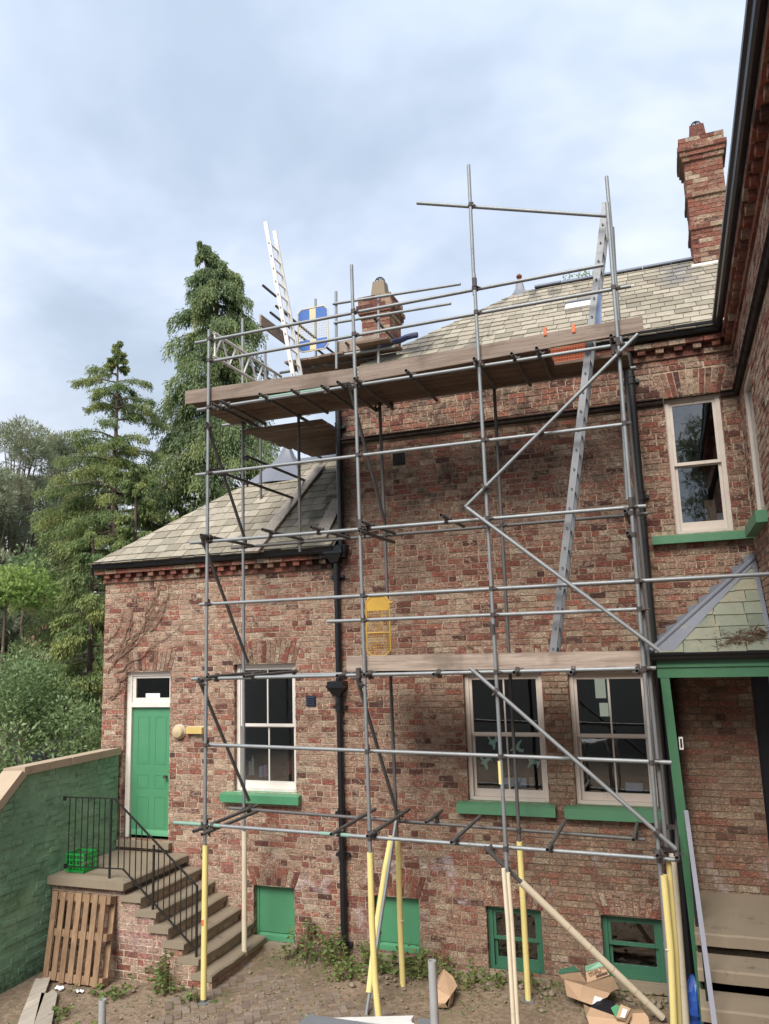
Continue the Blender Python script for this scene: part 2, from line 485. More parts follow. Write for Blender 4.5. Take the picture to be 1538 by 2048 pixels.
M['tarp'] = plain('dark_blue_tarpaulin', (.03, .04, .10), .5)
M['print_dark'] = plain('printed_ink', (.12, .07, .045), .9)
M['roof_tile'] = paint_mat('red_roof_tile', (.36, .17, .12), .4, .9, (.22, .13, .09), 3)
M['rendered'] = plain('pale_render', (.5, .42, .36), .9)
# ------------------------------------------------------------------ ground
G0 = .12
WY = .10                                       # face of the front walls
XR = 7.32                                      # face of the wall on the right
def ground_mat():
    m, nt, b = new_mat('yard_soil'); p = position(nt); x, y, z = xyz(p)
    n = noise(p, 1.3, 5, .6); n2 = noise(p, 14, 6, .7); n3 = noise(p, 55, 3)
    col = mix((.175, .125, .085), (.285, .215, .155), n2.step(.35, .65))
    col = mix(col, (.13, .10, .065), n.step(.5, .66) * .6)
    col = mix(col, (.40, .33, .26), n3.step(.64, .70) * .7)
    moss = noise(p, 2.4, 5, .65).step(.54, .66) * n2.step(.42, .58)
    col = mix(col, (.10, .13, .045), moss * .7)
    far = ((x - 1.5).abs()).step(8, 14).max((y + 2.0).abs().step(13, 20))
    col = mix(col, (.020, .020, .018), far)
    plug(b, 'Base Color', col); plug(b, 'Roughness', .97); plug(b, 'Specular IOR Level', .1)
    bump(b, n2 * .7 + n3 * .4, .03)
    return m
def ground():
    xs = np.concatenate([[-1500, -400, -120, -40, -15], np.arange(-9, 11.01, .125), [20, 60, 200, 500, 1500]])
    ys = np.concatenate([[-1500, -400, -100, -40, -15], np.arange(-9, 1.01, .125), [6, 20, 60, 200, 500, 1500]])
    X, Y = np.meshgrid(xs, ys)
    rs = np.random.RandomState(3)
    Z = np.full(X.shape, G0)
    for k in range(40):
        fx, fy = rs.normal(0, 3.2, 2); ph = rs.rand() * 6
        Z += .0017 * np.sin(fx * X + fy * Y + ph)
    near = ((np.abs(X - 1) < 10.2) & (np.abs(Y + 4) < 5.2))
    Z = np.where(near, Z, G0)
    Z += np.where(near, .05 * np.exp(-np.clip(WY - Y, 0, 9) / .35), 0)
    nx, ny = len(xs), len(ys)
    v = np.stack([X, Y, Z], -1).reshape(-1, 3)
    i = np.arange(ny - 1)[:, None] * nx + np.arange(nx - 1)[None]
    f = np.stack([i, i + 1, i + nx + 1, i + nx], -1).reshape(-1, 4)
    ob = arr_mesh('ground', v, f, ground_mat()); structure(ob)
    ob.data.polygons.foreach_set('use_smooth', [True] * len(f))
    return ob
ground()
def paver_mat():
    m, nt, b = new_mat('brown_paver'); p = position(nt); r = attr(nt)
    col = ramp(r, [(0, (.145, .11, .088)), (.5, (.19, .147, .118)), (1, (.235, .185, .15))])
    n = noise(p, 9, 5, .65); g = noise(p, 2.0, 5).step(.45, .64)
    col = mix(col, (.22, .165, .115), n.step(.48, .64) * .55)
    col = mix(col, (.16, .12, .08), g * .45)
    plug(b, 'Base Color', col); plug(b, 'Roughness', .95); plug(b, 'Specular IOR Level', .15); bump(b, noise(p, 50, 4), .006)
    return m
def paving():
    root = bpy.data.objects.new('brick_paving', None); C.objects.link(root); structure(root); root.location = (.9, -2.4, G0)
    PL0, PL1, PR0, PR1 = Zp(455, 1925, G0), Zp(318, 2040, G0), Zp(650, 1950, G0), Zp(775, 2045, G0)
    m = paver_mat(); L, W = .215, .1075; ang = .62; ca, sa = math.cos(ang), math.sin(ang)
    rs = random.Random(5); items = []
    for i in range(-60, 60):
        for j in range(-60, 60):
            k = (i - j) % 4
            if k == 0: u, v, du, dv = i, j, 2, 1
            elif k == 2: u, v, du, dv = i, j, 1, 2
            else: continue
            cu, cv = (u + du / 2) * W, (v + dv / 2) * W
            x, y = .9 + cu * ca - cv * sa, -2.6 + cu * sa + cv * ca
            edge = math.sin(x * 3.1) * .12 + math.sin(y * 4.3 + x) * .1
            xl = PL0[0] + (y - PL0[1]) * (PL1[0] - PL0[0]) / (PL1[1] - PL0[1]) + edge; xr = PR0[0] + (y - PR0[1]) * (PR1[0] - PR0[0]) / (PR1[1] - PR0[1]) + edge * 1.5
            if not (xl < x < xr and -4.8 < y < -.72 + edge): continue
            din = min(x - xl, xr - x, -.72 + edge - y)
            if rs.random() < .5 * math.exp(-max(din, 0) / .12): continue
            if math.sin(x * 2.2 + 1) + math.sin(y * 2.9) + math.sin(x * 5 + y * 4) * .6 > 2.3: continue
            q = proj((x, y, G0))
            seen = -40 < q[0] < 1578 and q[1] < 2075
            items.append((0 if seen else 1, (x - CAM[0])**2 + (y - CAM[1])**2, x, y, du, dv))
    items.sort(); rest = MB()
    for n, (s_, d_, x, y, du, dv) in enumerate(items):
        g = .0075
        h = G0 + .019 + rs.uniform(-.003, .003)
        eu = np.array([ca, sa, rs.uniform(-.01, .01)]) * (du * W / 2 - g); ev = np.array([-sa, ca, rs.uniform(-.01, .01)]) * (dv * W / 2 - g)
        t = MB() if n < 300 else rest
        t.obox((x, y, h - .02), eu, ev, (0, 0, .02), rs.random())
        if n < 300: t.build('paver', m, root)
    if rest.v: stuff(rest.build('pavers', m, root))
paving()

# ------------------------------------------------------------------ bricks
def subtract(ivs, a, b):
    out = []
    for (p, q) in ivs:
        if b <= p or a >= q: out.append((p, q)); continue
        if a > p: out.append((p, a))
        if b < q: out.append((b, q))
    return out
def bond(u0, u1, v0, v1, holes, rs, course=.0882, L=.243, joint=.0155, hdr=6):
    """courses of bricks: stretchers with a heading course now and then; holes(v) -> list of (a, b)"""
    res = []; n = int(round((v1 - v0) / course)); ch = (v1 - v0) / n
    for k in range(n):
        va, vb = v0 + k * ch, v0 + (k + 1) * ch; vm = (va + vb) / 2
        head = k % hdr == 3
        u = u0 - (L / 2 if k % 2 else 0) - rs.uniform(0, .06)
        cells = []
        while u < u1:
            w = L / 2 if head or rs.random() < .13 else L
            w *= rs.uniform(.95, 1.05); cells.append((u, u + w)); u += w
        for (a, b) in cells:
            ivs = [(max(a, u0), min(b, u1))]
            for (ha, hb) in holes(vm): ivs = subtract(ivs, ha, hb)
            for (p, q) in ivs:
                if q - p > .035: res.append((p + joint / 2, q - joint / 2, va + joint / 2, vb - joint / 2))
    return res
def brick_geo(t, rs, O, U, V, N, r, back=.016, rnd=None, jit=.0035, proud=.003):
    ua, ub, va, vb = r
    pr = rs.uniform(-proud, proud)
    j = lambda: rs.uniform(-jit, jit)
    f = [(ua + j(), va + j()), (ub + j(), va + j()), (ub + j(), vb + j()), (ua + j(), vb + j())]
    pts = [O + U * a + V * b + N * (pr + rs.uniform(-.0015, .0015)) for a, b in f] + [O + U * a + V * b - N * back for a, b in f]
    t.add(pts, [(0, 1, 2, 3), (0, 4, 5, 1), (1, 5, 6, 2), (2, 6, 7, 3), (3, 7, 4, 0)], rs.random() if rnd is None else rnd)
def lay(parent, rects, O, U, V, N, mat, keep=300, seed=1, name='brick', **kw):
    rs = random.Random(seed); O, U, V, N = map(lambda a: np.asarray(a, float), (O, U, V, N))
    if np.dot(np.cross(U, V), N) < 0: flip = True
    else: flip = False
    it = []
    for r in rects:
        c = O + U * (r[0] + r[1]) / 2 + V * (r[2] + r[3]) / 2
        q = proj(c); inside = 0 if (-5 < q[0] < 1543 and -5 < q[1] < 2053) else 1
        it.append((inside, np.linalg.norm(c - CAM) / math.sqrt((r[1] - r[0]) + .02), r))
    it.sort(key=lambda a: a[:2]); rest = MB()
    for k, (s_, d_, r) in enumerate(it):
        t = MB() if k < keep else rest
        brick_geo(t, rs, O, U, V, N, r, **kw)
        if flip: t.f[-5:] = [q[::-1] for q in t.f[-5:]]
        if k < keep: t.build(name, mat, parent)
    if rest.v: stuff(rest.build(name + 's', mat, parent))
def backing(parent, name, u0, u1, v0, v1, holes, O, U, V, N, mat, off=-.010, reveal=.14, rmat=None):
    """mortar sheet with real openings and the jambs of each opening"""
    O, U, V, N = map(lambda a: np.asarray(a, float), (O, U, V, N))
    us = sorted({u0, u1} | {h[i] for h in holes for i in (0, 1)}); vv = sorted({v0, v1} | {h[i] for h in holes for i in (2, 3)})
    us = [q for q in us if u0 <= q <= u1]; vv = [q for q in vv if v0 <= q <= v1]
    t = MB()
    pt = lambda a, b, o: O + U * a + V * b + N * o
    for a, b in zip(us[:-1], us[1:]):
        for c, d in zip(vv[:-1], vv[1:]):
            m = ((a + b) / 2, (c + d) / 2)
            if any(h[0] < m[0] < h[1] and h[2] < m[1] < h[3] for h in holes): continue
            t.add([pt(a, c, off), pt(b, c, off), pt(b, d, off), pt(a, d, off)], [(0, 1, 2, 3)])
    ob = t.build(name, mat, parent)
    return ob
def jambs(parent, hole, O, U, V, N, mat, depth=.13, seed=0):
    """the brick returns of an opening, course by course"""
    rs = random.Random(seed); O, U, V, N = map(lambda a: np.asarray(a, float), (O, U, V, N)); t = MB()
    a, b, c, d = hole; n = max(1, int(round((d - c) / .0882))); ch = (d - c) / n
    for k in range(n):
        for (u, sg) in ((a, -1), (b, 1)):
            if k == 0:
                w_ = [O + U * (u + sg * .011) + V * c - N * .012, O + U * (u + sg * .011) + V * d - N * .012, O + U * (u + sg * .011) + V * d - N * depth, O + U * (u + sg * .011) + V * c - N * depth]
                t.add(w_, [(0, 1, 2, 3)], .1)
            z0, z1 = c + k * ch + .005, c + (k + 1) * ch - .005
            p0 = O + U * (u - sg * rs.uniform(.0, .004)) ; j = rs.uniform(-.004, .004)
            q = [p0 + V * z0 + N * (-.004 + j), p0 + V * z1 + N * (-.004 + j), p0 + V * z1 - N * depth, p0 + V * z0 - N * depth]
            o = U * sg * .03
            t.add(q + [x + o for x in q], BOXF, rs.random())
    t.add([O + U * a + V * d - N * .005, O + U * b + V * d - N * .005, O + U * b + V * d - N * depth, O + U * a + V * d - N * depth], [(0, 1, 2, 3)])
    return t.build('reveal', mat, parent)
def arch(parent, x0, x1, z0, h, spread, O, U, V, N, mat, seed=0, n=None, camber=.02):
    """a flat brick arch of voussoirs, each a brick"""
    rs = random.Random(seed); O, U, V, N = map(lambda a: np.asarray(a, float), (O, U, V, N))
    root = bpy.data.objects.new('window_arch', None); C.objects.link(root)
    root.location = O + U * (x0 + x1) / 2 + V * z0; set_parent(root, parent)
    n = n or int(round((x1 - x0 + spread) / .088))
    if n % 2 == 0: n += 1
    for k in range(n):
        f0, f1 = k / n, (k + 1) / n
        def at(f, g):
            half = (x1 - x0) / 2 + .012 + (spread * g); c = (x0 + x1) / 2
            return np.array([c + (2 * f - 1) * half, z0 + h * g + camber * (1 - (2 * f - 1) ** 2) * 1.0])
        cut = .36 if k % 2 else .66
        segs = [(0, cut), (cut, 1)] if rs.random() < .8 else [(0, 1)]
        for (g0, g1) in segs:
            gap = .0055; d = (gap / (x1 - x0)); e = .010 / h
            c4 = [at(f0 + d, g0 + (e if g0 > 0 else 0)), at(f1 - d, g0 + (e if g0 > 0 else 0)), at(f1 - d, g1), at(f0 + d, g1)]
            pr = rs.uniform(.000, .006)
            fr = [O + U * c[0] + V * c[1] + N * pr for c in c4]; bk = [O + U * c[0] + V * c[1] - N * .10 for c in c4]
            t = MB().add(fr + bk, [(0, 1, 2, 3), (0, 4, 5, 1), (1, 5, 6, 2), (2, 6, 7, 3), (3, 7, 4, 0)], rs.random())
            t.build('brick', mat, root)
    return root
XA, YA, ZA = np.array([1., 0, 0]), np.array([0, 1., 0]), np.array([0, 0, 1.])
FRONT = (np.array([0, WY, 0]), XA, ZA, -YA)

def arch_hole(x0, x1, z0, h, spread):
    def f(v):
        if not (z0 - .01 < v < z0 + h - .005): return []
        g = (v - z0) / h
        return [(x0 - .012 - spread * g, x1 + .012 + spread * g)]
    return f
def rect_hole(a, b, c, d): return lambda v: [(a, b)] if c < v < d else []
def all_holes(fs): return lambda v: [i for f in fs for i in f(v)]

# ------------------------------------------------------------------ the low wing on the left
wing = thing('brick_wing', 'low brick wing with a hipped slate roof, green door and one tall sash window', 'building', (-1.0, 1.2, G0))
house = thing('brick_house', 'tall brick house behind the scaffold with three white sash windows and long slate roof', 'building', (4.3, 2, G0))
neighbour = thing('brick_side_range', 'brick range at the right edge with black gutter and toothed brick cornice', 'building', (8.5, -4, G0))

W_DOOR = (-2.885, -1.935, 1.60, 4.37)
W_WIN = (-.685, .435, 2.45, 4.455)
W_BASE = (-.335, .38, .24, 1.05)
holes = [W_DOOR, W_WIN, W_BASE]
hf = [rect_hole(*h) for h in holes] + [arch_hole(W_DOOR[0], W_DOOR[1], W_DOOR[3], .33, .10), arch_hole(W_WIN[0], W_WIN[1], W_WIN[3], .36, .12), arch_hole(W_BASE[0], W_BASE[1], W_BASE[3], .27, .11)]
hf.append(rect_hole(-.885, .525, 2.29, 2.455)); hf.append(rect_hole(.62, .81, 3.77, 3.955))
WX0, WX1, WZ1 = -3.355, 1.25, 5.93
wing_wall = backing(wing, 'wall', WX0, WX1, -.2, 6.24, holes, *FRONT, M['mortar_wing'])
rs_ = random.Random(21)
lay(wing_wall, bond(WX0, WX1, .05, WZ1, all_holes(hf), rs_), *FRONT, M['brick_wing'], keep=300, seed=2)
for k, h in enumerate(holes): jambs(wing, h, *FRONT, M['brick_wing'], .14, 30 + k)
arch(wing, W_DOOR[0], W_DOOR[1], W_DOOR[3], .33, .10, *FRONT, M['brick_arch'], 1)
arch(wing, W_WIN[0], W_WIN[1], W_WIN[3], .36, .12, *FRONT, M['brick_arch'], 2)
arch(wing, W_BASE[0], W_BASE[1], W_BASE[3], .27, .11, *FRONT, M['brick_red'], 3)
t = MB(); t.add([(WX0, WY, -.2), (WX0, 4.9, -.2), (WX0, 4.9, 6.24), (WX0, WY, 6.24)], [(3, 2, 1, 0)]); t.build('side_wall', M['brick_wing'], wing)
t = MB(); t.add([(WX0, 4.9, -.2), (WX1, 4.9, -.2), (WX1, 4.9, 6.24), (WX0, 4.9, 6.24)], [(3, 2, 1, 0)]); t.build('rear_wall', M['brick_wing'], wing)

def cornice(parent, x0, x1, z0, mat, left_end=False, keep_dentil=True, seed=0, pitch=.236):
    """base course, row of dentils and a crowning course, brick by brick"""
    rs = random.Random(seed); root = bpy.data.objects.new('cornice', None); C.objects.link(root)
    root.location = ((x0 + x1) / 2, WY, z0); set_parent(root, parent)
    rows = [(z0, z0 + .075, .030, .34), (z0 + .155, z0 + .23, .135, .235), ]
    for (a, b, pr, L) in rows:
        x = x0 - (pr if left_end else 0)
        while x < x1 - .02:
            w = min(L * rs.uniform(.96, 1.04), x1 - x)
            MB().box(x + .003, x + w - .003, WY - pr + rs.uniform(-.003, .003), WY + .05, a + .003, b - .003).build('brick', mat, root); x += w
    x = x0 + .05
    while x < x1 - .1:
        MB().box(x, x + .108, WY - .105 + rs.uniform(-.004, .004), WY + .05, z0 + .080, z0 + .153).build('dentil', mat, root); x += pitch
    MB().box(x0, x1, WY - .028, WY + .05, z0 + .076, z0 + .157, .1).build('frieze', mat, root)
    return root
cornice(wing, WX0, WX1 - .12, WZ1 + .01, M['brick_red'], True, seed=4)

def gutter(parent, a, b, mat, h=.115, w=.12, up=ZA, side=None):
    """an ogee gutter drawn as a run of one profile"""
    a, b = np.asarray(a, float), np.asarray(b, float); d = (b - a) / np.linalg.norm(b - a)
    s = np.asarray(side, float)
    prof = [(0, 0), (.05, -.005), (.075, .02), (.085, .06), (.115, .085), (.12, .115), (.108, .115), (.10, .095), (.07, .075), (.06, .03), (.02, .012), (.012, .115), (0, .115)]
    n = len(prof); v = []
    for p in (a, b): v += [p + s * q[0] * w / .12 + ZA * q[1] * h / .115 for q in prof]
    f = [(i, (i + 1) % n, n + (i + 1) % n, n + i) for i in range(n)] + [tuple(range(n))[::-1], tuple(range(n, 2 * n))]
    return MB().add(v, f).build('gutter', mat, parent)
gutter(wing, (WX0 - .13, WY - .135, 6.185), (WX1 - .02, WY - .135, 6.175), M['black'], .125, .125, side=-YA)

# slates on a slope: eave line E0->E1, ridge direction up the slope S, limits by row
def slope(parent, O, U, Sv, u_of, length, expo, mat, keep, seed, wmean=.30, thick=.017, name='slate'):
    """u_of(s) -> (ua, ub) at distance s up the slope"""
    rs = random.Random(seed); O, U, Sv = map(lambda a: np.asarray(a, float), (O, U, Sv)); N = np.cross(U, Sv); N /= np.linalg.norm(N)
    if N[2] < 0: N = -N
    n = int(math.ceil(length / expo)); it = []
    for k in range(n):
        s0, s1 = k * expo, min((k + 1) * expo + .06, length)
        (a0, b0), (a1, b1) = u_of(s0), u_of(min(s1, length))
        u = min(a0, a1) - (wmean / 2 if k % 2 else 0) - rs.uniform(0, .1)
        while u < max(b0, b1):
            w = wmean * rs.uniform(.8, 1.2)
            l0, r0 = max(u, a0), min(u + w, b0); l1, r1 = max(u, a1), min(u + w, b1)
            if r0 - l0 > .04:
                if r1 - l1 < .01: l1 = r1 = min(max((l1 + r1) / 2, a1), b1); l1 -= .005; r1 += .005
                g = .004; dr = rs.uniform(-.012, .006)
                p = [(l0 + g, s0 + dr), (r0 - g, s0 + dr + rs.uniform(-.006, .006)), (r1 - g, s1), (l1 + g, s1)]
                lift = [.020 + rs.uniform(-.003, .007), .020 + rs.uniform(-.003, .007), .004, .004]
                top = [O + U * q[0] + Sv * q[1] + N * (z + thick) for q, z in zip(p, lift)]
                bot = [O + U * q[0] + Sv * q[1] + N * z for q, z in zip(p, lift)]
                c = (top[0] + top[2]) / 2; q = proj(c)
                it.append((0 if -10 < q[0] < 1548 and -10 < q[1] < 2058 else 1, np.linalg.norm(c - CAM), bot + top))
            u += w
    it.sort(key=lambda a: a[:2]); rest = MB()
    for k, (_, _, pts) in enumerate(it):
        t = MB() if k < keep else rest
        t.hexa(pts, rs.random())
        if k < keep: t.build(name, mat, parent)
    if rest.v: stuff(rest.build(name + 's', mat, parent))

W_EZ, W_RZ, W_AX, W_AY = 6.285, 8.36, -.84, 2.38
wroof = MB()
ex0, ey0 = WX0 - .12, WY - .20
wroof.add([(ex0, ey0, W_EZ), (WX1, ey0, W_EZ), (WX1, W_AY, W_RZ), (W_AX, W_AY, W_RZ), (ex0, 2 * W_AY - ey0, W_EZ), (WX1, 2 * W_AY - ey0, W_EZ)],
          [(0, 1, 2, 3), (0, 3, 4), (4, 3, 2, 5)])
wing_roof = wroof.build('roof', M['underlay'], wing)
sv = np.array([0, W_AY - ey0, W_RZ - W_EZ]); SL = np.linalg.norm(sv); sv /= SL
slope(wing_roof, (0, ey0 - .04, W_EZ - .033), XA, sv, lambda s: (ex0 + (W_AX - ex0) * s / SL - .02, WX1 - .01), SL + .04, .238, M['slate'], 300, 5, .275)
# hip side (faces left)
sv2 = np.array([W_AX - ex0, 0, W_RZ - W_EZ]); SL2 = np.linalg.norm(sv2); sv2 /= SL2
slope(wing_roof, (ex0 - .04, 0, W_EZ - .033), -YA, sv2, lambda s: (-(2 * W_AY - ey0) + (W_AY - ey0) * s / SL2, -ey0 - (W_AY - ey0) * s / SL2), SL2, .25, M['slate'], 0, 6, .32)
# lead apron and ball at the top of the hip
t = MB(); ap = np.array([W_AX, W_AY, W_RZ])
for k in range(8):
    pass
def lead_cap(parent, apex, dirs, h=.55, r=.5, fs=1.0):
    """a flared lead cap over the point of a hip, with a short stem and ball"""
    t = MB(); seg = 16; rings = [(r * 1.1, -.46), (r * .62, -.13), (r * .34, .08), (r * .2, .24), (.09 * fs + .02, .40), (.07 * fs + .01, .50)]
    v = []
    for (rr, zz) in rings:
        for i in range(seg):
            a = 2 * PI * i / seg; e = 1.18 if i % 4 == 2 else 1.0
            v.append(apex + np.array([math.cos(a) * rr * e * dirs, math.sin(a) * rr * e, zz * h / .55]))
    f = [(k * seg + i, k * seg + (i + 1) % seg, (k + 1) * seg + (i + 1) % seg, (k + 1) * seg + i) for k in range(len(rings) - 1) for i in range(seg)]
    t.add(v, f); cap = t.build('lead_cap', M['lead'], parent, smooth=True)
    s = MB(); b0 = apex + np.array([0, 0, .5 * h / .55])
    prof = [(q * fs * 1.2, z * fs) for q, z in [(.06, 0), (.085, .03), (.05, .06), (.05, .09), (.085, .13), (.085, .19), (.03, .25)]]
    v = [b0 + np.array([math.cos(2*PI*i/12) * q[0], math.sin(2*PI*i/12) * q[0], q[1]]) for q in prof for i in range(12)]
    f = [(k*12+i, k*12+(i+1) % 12, (k+1)*12+(i+1) % 12, (k+1)*12+i) for k in range(len(prof) - 1) for i in range(12)] + [tuple(range(72, 84))]
    s.add(v, f); s.build('finial', M['brick_red'], parent, smooth=True)
lead_cap(wing_roof, ap + np.array([0, 0, -.06]), 1.1, .52, .66, .6)

def ridge(parent, a, b, mat, L=.45, r=.13):
    a, b = np.asarray(a, float), np.asarray(b, float); n = int(np.linalg.norm(b - a) / L); d = (b - a) / n
    for k in range(n):
        p, q = a + d * k, a + d * (k + .985); t = MB(); v = []
        s = np.cross(d / np.linalg.norm(d), ZA)
        j = random.uniform(-.008, .008)
        for c in (p, q):
            for ang in (-70, -45, -15, 15, 45, 70): v.append(c + s * r * math.sin(math.radians(ang)) * 1.15 + ZA * (r * math.cos(math.radians(ang)) - .05 + j))
            for ang in (70, -70): v.append(c + s * (r - .02) * math.sin(math.radians(ang)) * 1.15 + ZA * ((r - .03) * math.cos(math.radians(ang)) - .05 + j))
        f = [(i, (i + 1) % 8, 8 + (i + 1) % 8, 8 + i) for i in range(8)] + [tuple(range(8))[::-1], tuple(range(8, 16))]
        t.add(v, f); t.build('ridge_tile', mat, parent)
ridge(wing_roof, (W_AX + .3, W_AY, W_RZ), (WX1, W_AY, W_RZ), M['ridge'])

# ------------------------------------------------------------------ the tall house
H_W2 = (3.205, 4.365, 2.45, 4.25); H_W3 = (4.735, 5.815, 2.45, 4.235); H_WU = (6.345, 7.085, 6.10, 8.045)
H_B2 = (1.69, 2.395, .28, 1.05); H_B3 = (3.385, 4.16, .19, 1.035); H_B4 = (4.955, 5.73, .26, 1.05)
HX0, HX1, HZ1 = 1.25, XR, 8.62
hh = [H_W2, H_W3, H_WU, H_B2, H_B3, H_B4]
PORCH_DOOR = (7.10, 7.32, 1.45, 4.2)
hh2 = hh + [PORCH_DOOR]
hf = [rect_hole(*h) for h in hh2]
for h, ah, sp in ((H_W2, .33, .10), (H_W3, .33, .10), (H_WU, .36, .10), (H_B2, .30, .12), (H_B3, .27, .10), (H_B4, .27, .10)):
    hf.append(arch_hole(h[0], h[1], h[3], ah, sp))
hf += [rect_hole(3.05, 4.46, 2.285, 2.455), rect_hole(4.575, 5.9, 2.275, 2.455), rect_hole(6.03, 7.3, 5.955, 6.105), rect_hole(2.215, 2.43, 7.51, 7.72)]
hf.append(lambda v: [(HX0, 6.34), (7.09, HX1)] if 7.955 < v < 8.045 else [])
house_wall = backing(house, 'wall', HX0, HX1 + .06, -.2, 8.95, hh2, *FRONT, M['mortar_house'])
rs_ = random.Random(22)
lay(house_wall, bond(HX0, HX1, .05, HZ1, all_holes(hf), rs_), *FRONT, M['brick_house'], keep=300, seed=7)
for k, h in enumerate(hh): jambs(house, h, *FRONT, M['brick_house'], .14, 40 + k)
for k, (h, ah, sp) in enumerate(((H_W2, .33, .10), (H_W3, .33, .10), (H_WU, .36, .10), (H_B2, .30, .12), (H_B3, .27, .10), (H_B4, .27, .10))):
    arch(house, h[0], h[1], h[3], ah, sp, *FRONT, M['brick_red'] if k == 3 else M['brick_arch'], 50 + k)
# moulded string course, black with soot
for (a, b) in ((HX0, 2.95), (2.95, 4.7), (4.7, 6.34), (7.09, HX1)):
    pr = [(0, 7.955), (.035, 7.96), (.05, 7.985), (.05, 8.015), (.075, 8.03), (.075, 8.045), (0, 8.055)]
    v = [(x, WY - q[0], q[1]) for x in (a, b - .004) for q in pr]; n = len(pr)
    f = [(i, n + i, n + (i + 1) % n, (i + 1) % n) for i in range(n)] + [tuple(range(n)), tuple(range(n, 2 * n))[::-1]]
    MB().add(v, f).build('string_course', M['mortar_dark'], house)
cornice(house, HX0, HX1 - .02, HZ1 + .005, M['brick_red'], True, seed=8, pitch=.25)
t = MB()
t.add([(HX0, WY, -.2), (HX0, 5.8, -.2), (HX0, 5.8, 8.95), (HX0, WY, 8.95)], [(3, 2, 1, 0)]); t.build('side_wall', M['brick_house'], house)
H_EZ, H_RZ, H_AX, H_AY = 8.955, 11.36, 3.95, 2.95
hx0, hy0 = HX0 - .22, WY - .20
H_RX = 12.0
rf = MB()
rf.add([(hx0, hy0, H_EZ), (H_RX, hy0, H_EZ), (H_RX, H_AY, H_RZ), (H_AX, H_AY, H_RZ), (hx0, 2 * H_AY - hy0, H_EZ), (H_RX, 2 * H_AY - hy0, H_EZ)], [(0, 1, 2, 3), (0, 3, 4), (4, 3, 2, 5)])
house_roof = rf.build('roof', M['underlay'], house)
sv = np.array([0, H_AY - hy0, H_RZ - H_EZ]); SLh = np.linalg.norm(sv); sv /= SLh
slope(house_roof, (0, hy0 - .04, H_EZ - .03), XA, sv, lambda s: (hx0 + (H_AX - hx0) * s / SLh - .02, 7.9), SLh + .04, .25, M['slate'], 300, 9, .25)
sv2 = np.array([H_AX - hx0, 0, H_RZ - H_EZ]); SL2 = np.linalg.norm(sv2); sv2 /= SL2
slope(house_roof, (hx0 - .04, 0, H_EZ - .03), -YA, sv2, lambda s: (-(2 * H_AY - hy0) + (H_AY - hy0) * s / SL2, -hy0 - (H_AY - hy0) * s / SL2), SL2, .262, M['slate'], 0, 10, .29)
ridge(house_roof, (H_AX + .3, H_AY, H_RZ), (8.2, H_AY, H_RZ), M['ridge'])
lead_cap(house_roof, np.array([H_AX, H_AY, H_RZ - .12]), 1.0, .40, .46, .55)
gutter(house, (2.1, WY - .135, 8.885), (7.19, WY - .135, 8.885), M['black'], .125, .13, side=-YA)
# pale roof vent patch and its dark slot
a = Yp(1140, 610, .9); 
def on_house_roof(px, py):
    n = np.array([0, -(H_RZ - H_EZ), H_AY - hy0]); n /= np.linalg.norm(n); p0 = np.array([0, hy0, H_EZ]) + n * .035
    d = Yp(px, py, 5) - CAM; t_ = np.dot(p0 - CAM, n) / np.dot(d, n); return CAM + d * t_, n
def on_wing_roof(px, py, lift=.035):
    n = np.array([0, -(W_RZ - W_EZ), W_AY - ey0]); n /= np.linalg.norm(n); p0 = np.array([0, ey0, W_EZ]) + n * lift
    d = Yp(px, py, 5) - CAM; t_ = np.dot(p0 - CAM, n) / np.dot(d, n); return CAM + d * t_, n
c, n = on_house_roof(1160, 612)
us = np.array([0, H_AY - hy0, H_RZ - H_EZ]); us /= np.linalg.norm(us)
MB().obox(c + n * .02, XA * .24, us * .17, n * .02).build('roof_vent', M['alu_pale'], house_roof)
MB().obox(c + us * .17 + n * .03, XA * .25, us * .03, n * .035).build('vent_hood', M['ridge'], house_roof)
# loose planks lying up the slope of the wing roof
for k, (pa, pb, lab) in enumerate((((505, 1106), (640, 934), 'longer grey plank lying up the low slate roof'), ((640, 1078), (678, 1000), 'shorter grey plank on the low slate roof beside the tall house wall'))):
    a, n = on_wing_roof(*pa, lift=.055); b, n = on_wing_roof(*pb, lift=.055)
    d = (b - a) / np.linalg.norm(b - a); s_ = np.cross(d, n); L = np.linalg.norm(b - a)
    tag(MB().obox((a + b) / 2 + n * .02, d * L / 2, s_ * .115, n * .019).build('roof_plank', M['plank']), lab, 'plank', 'planks on the low roof')

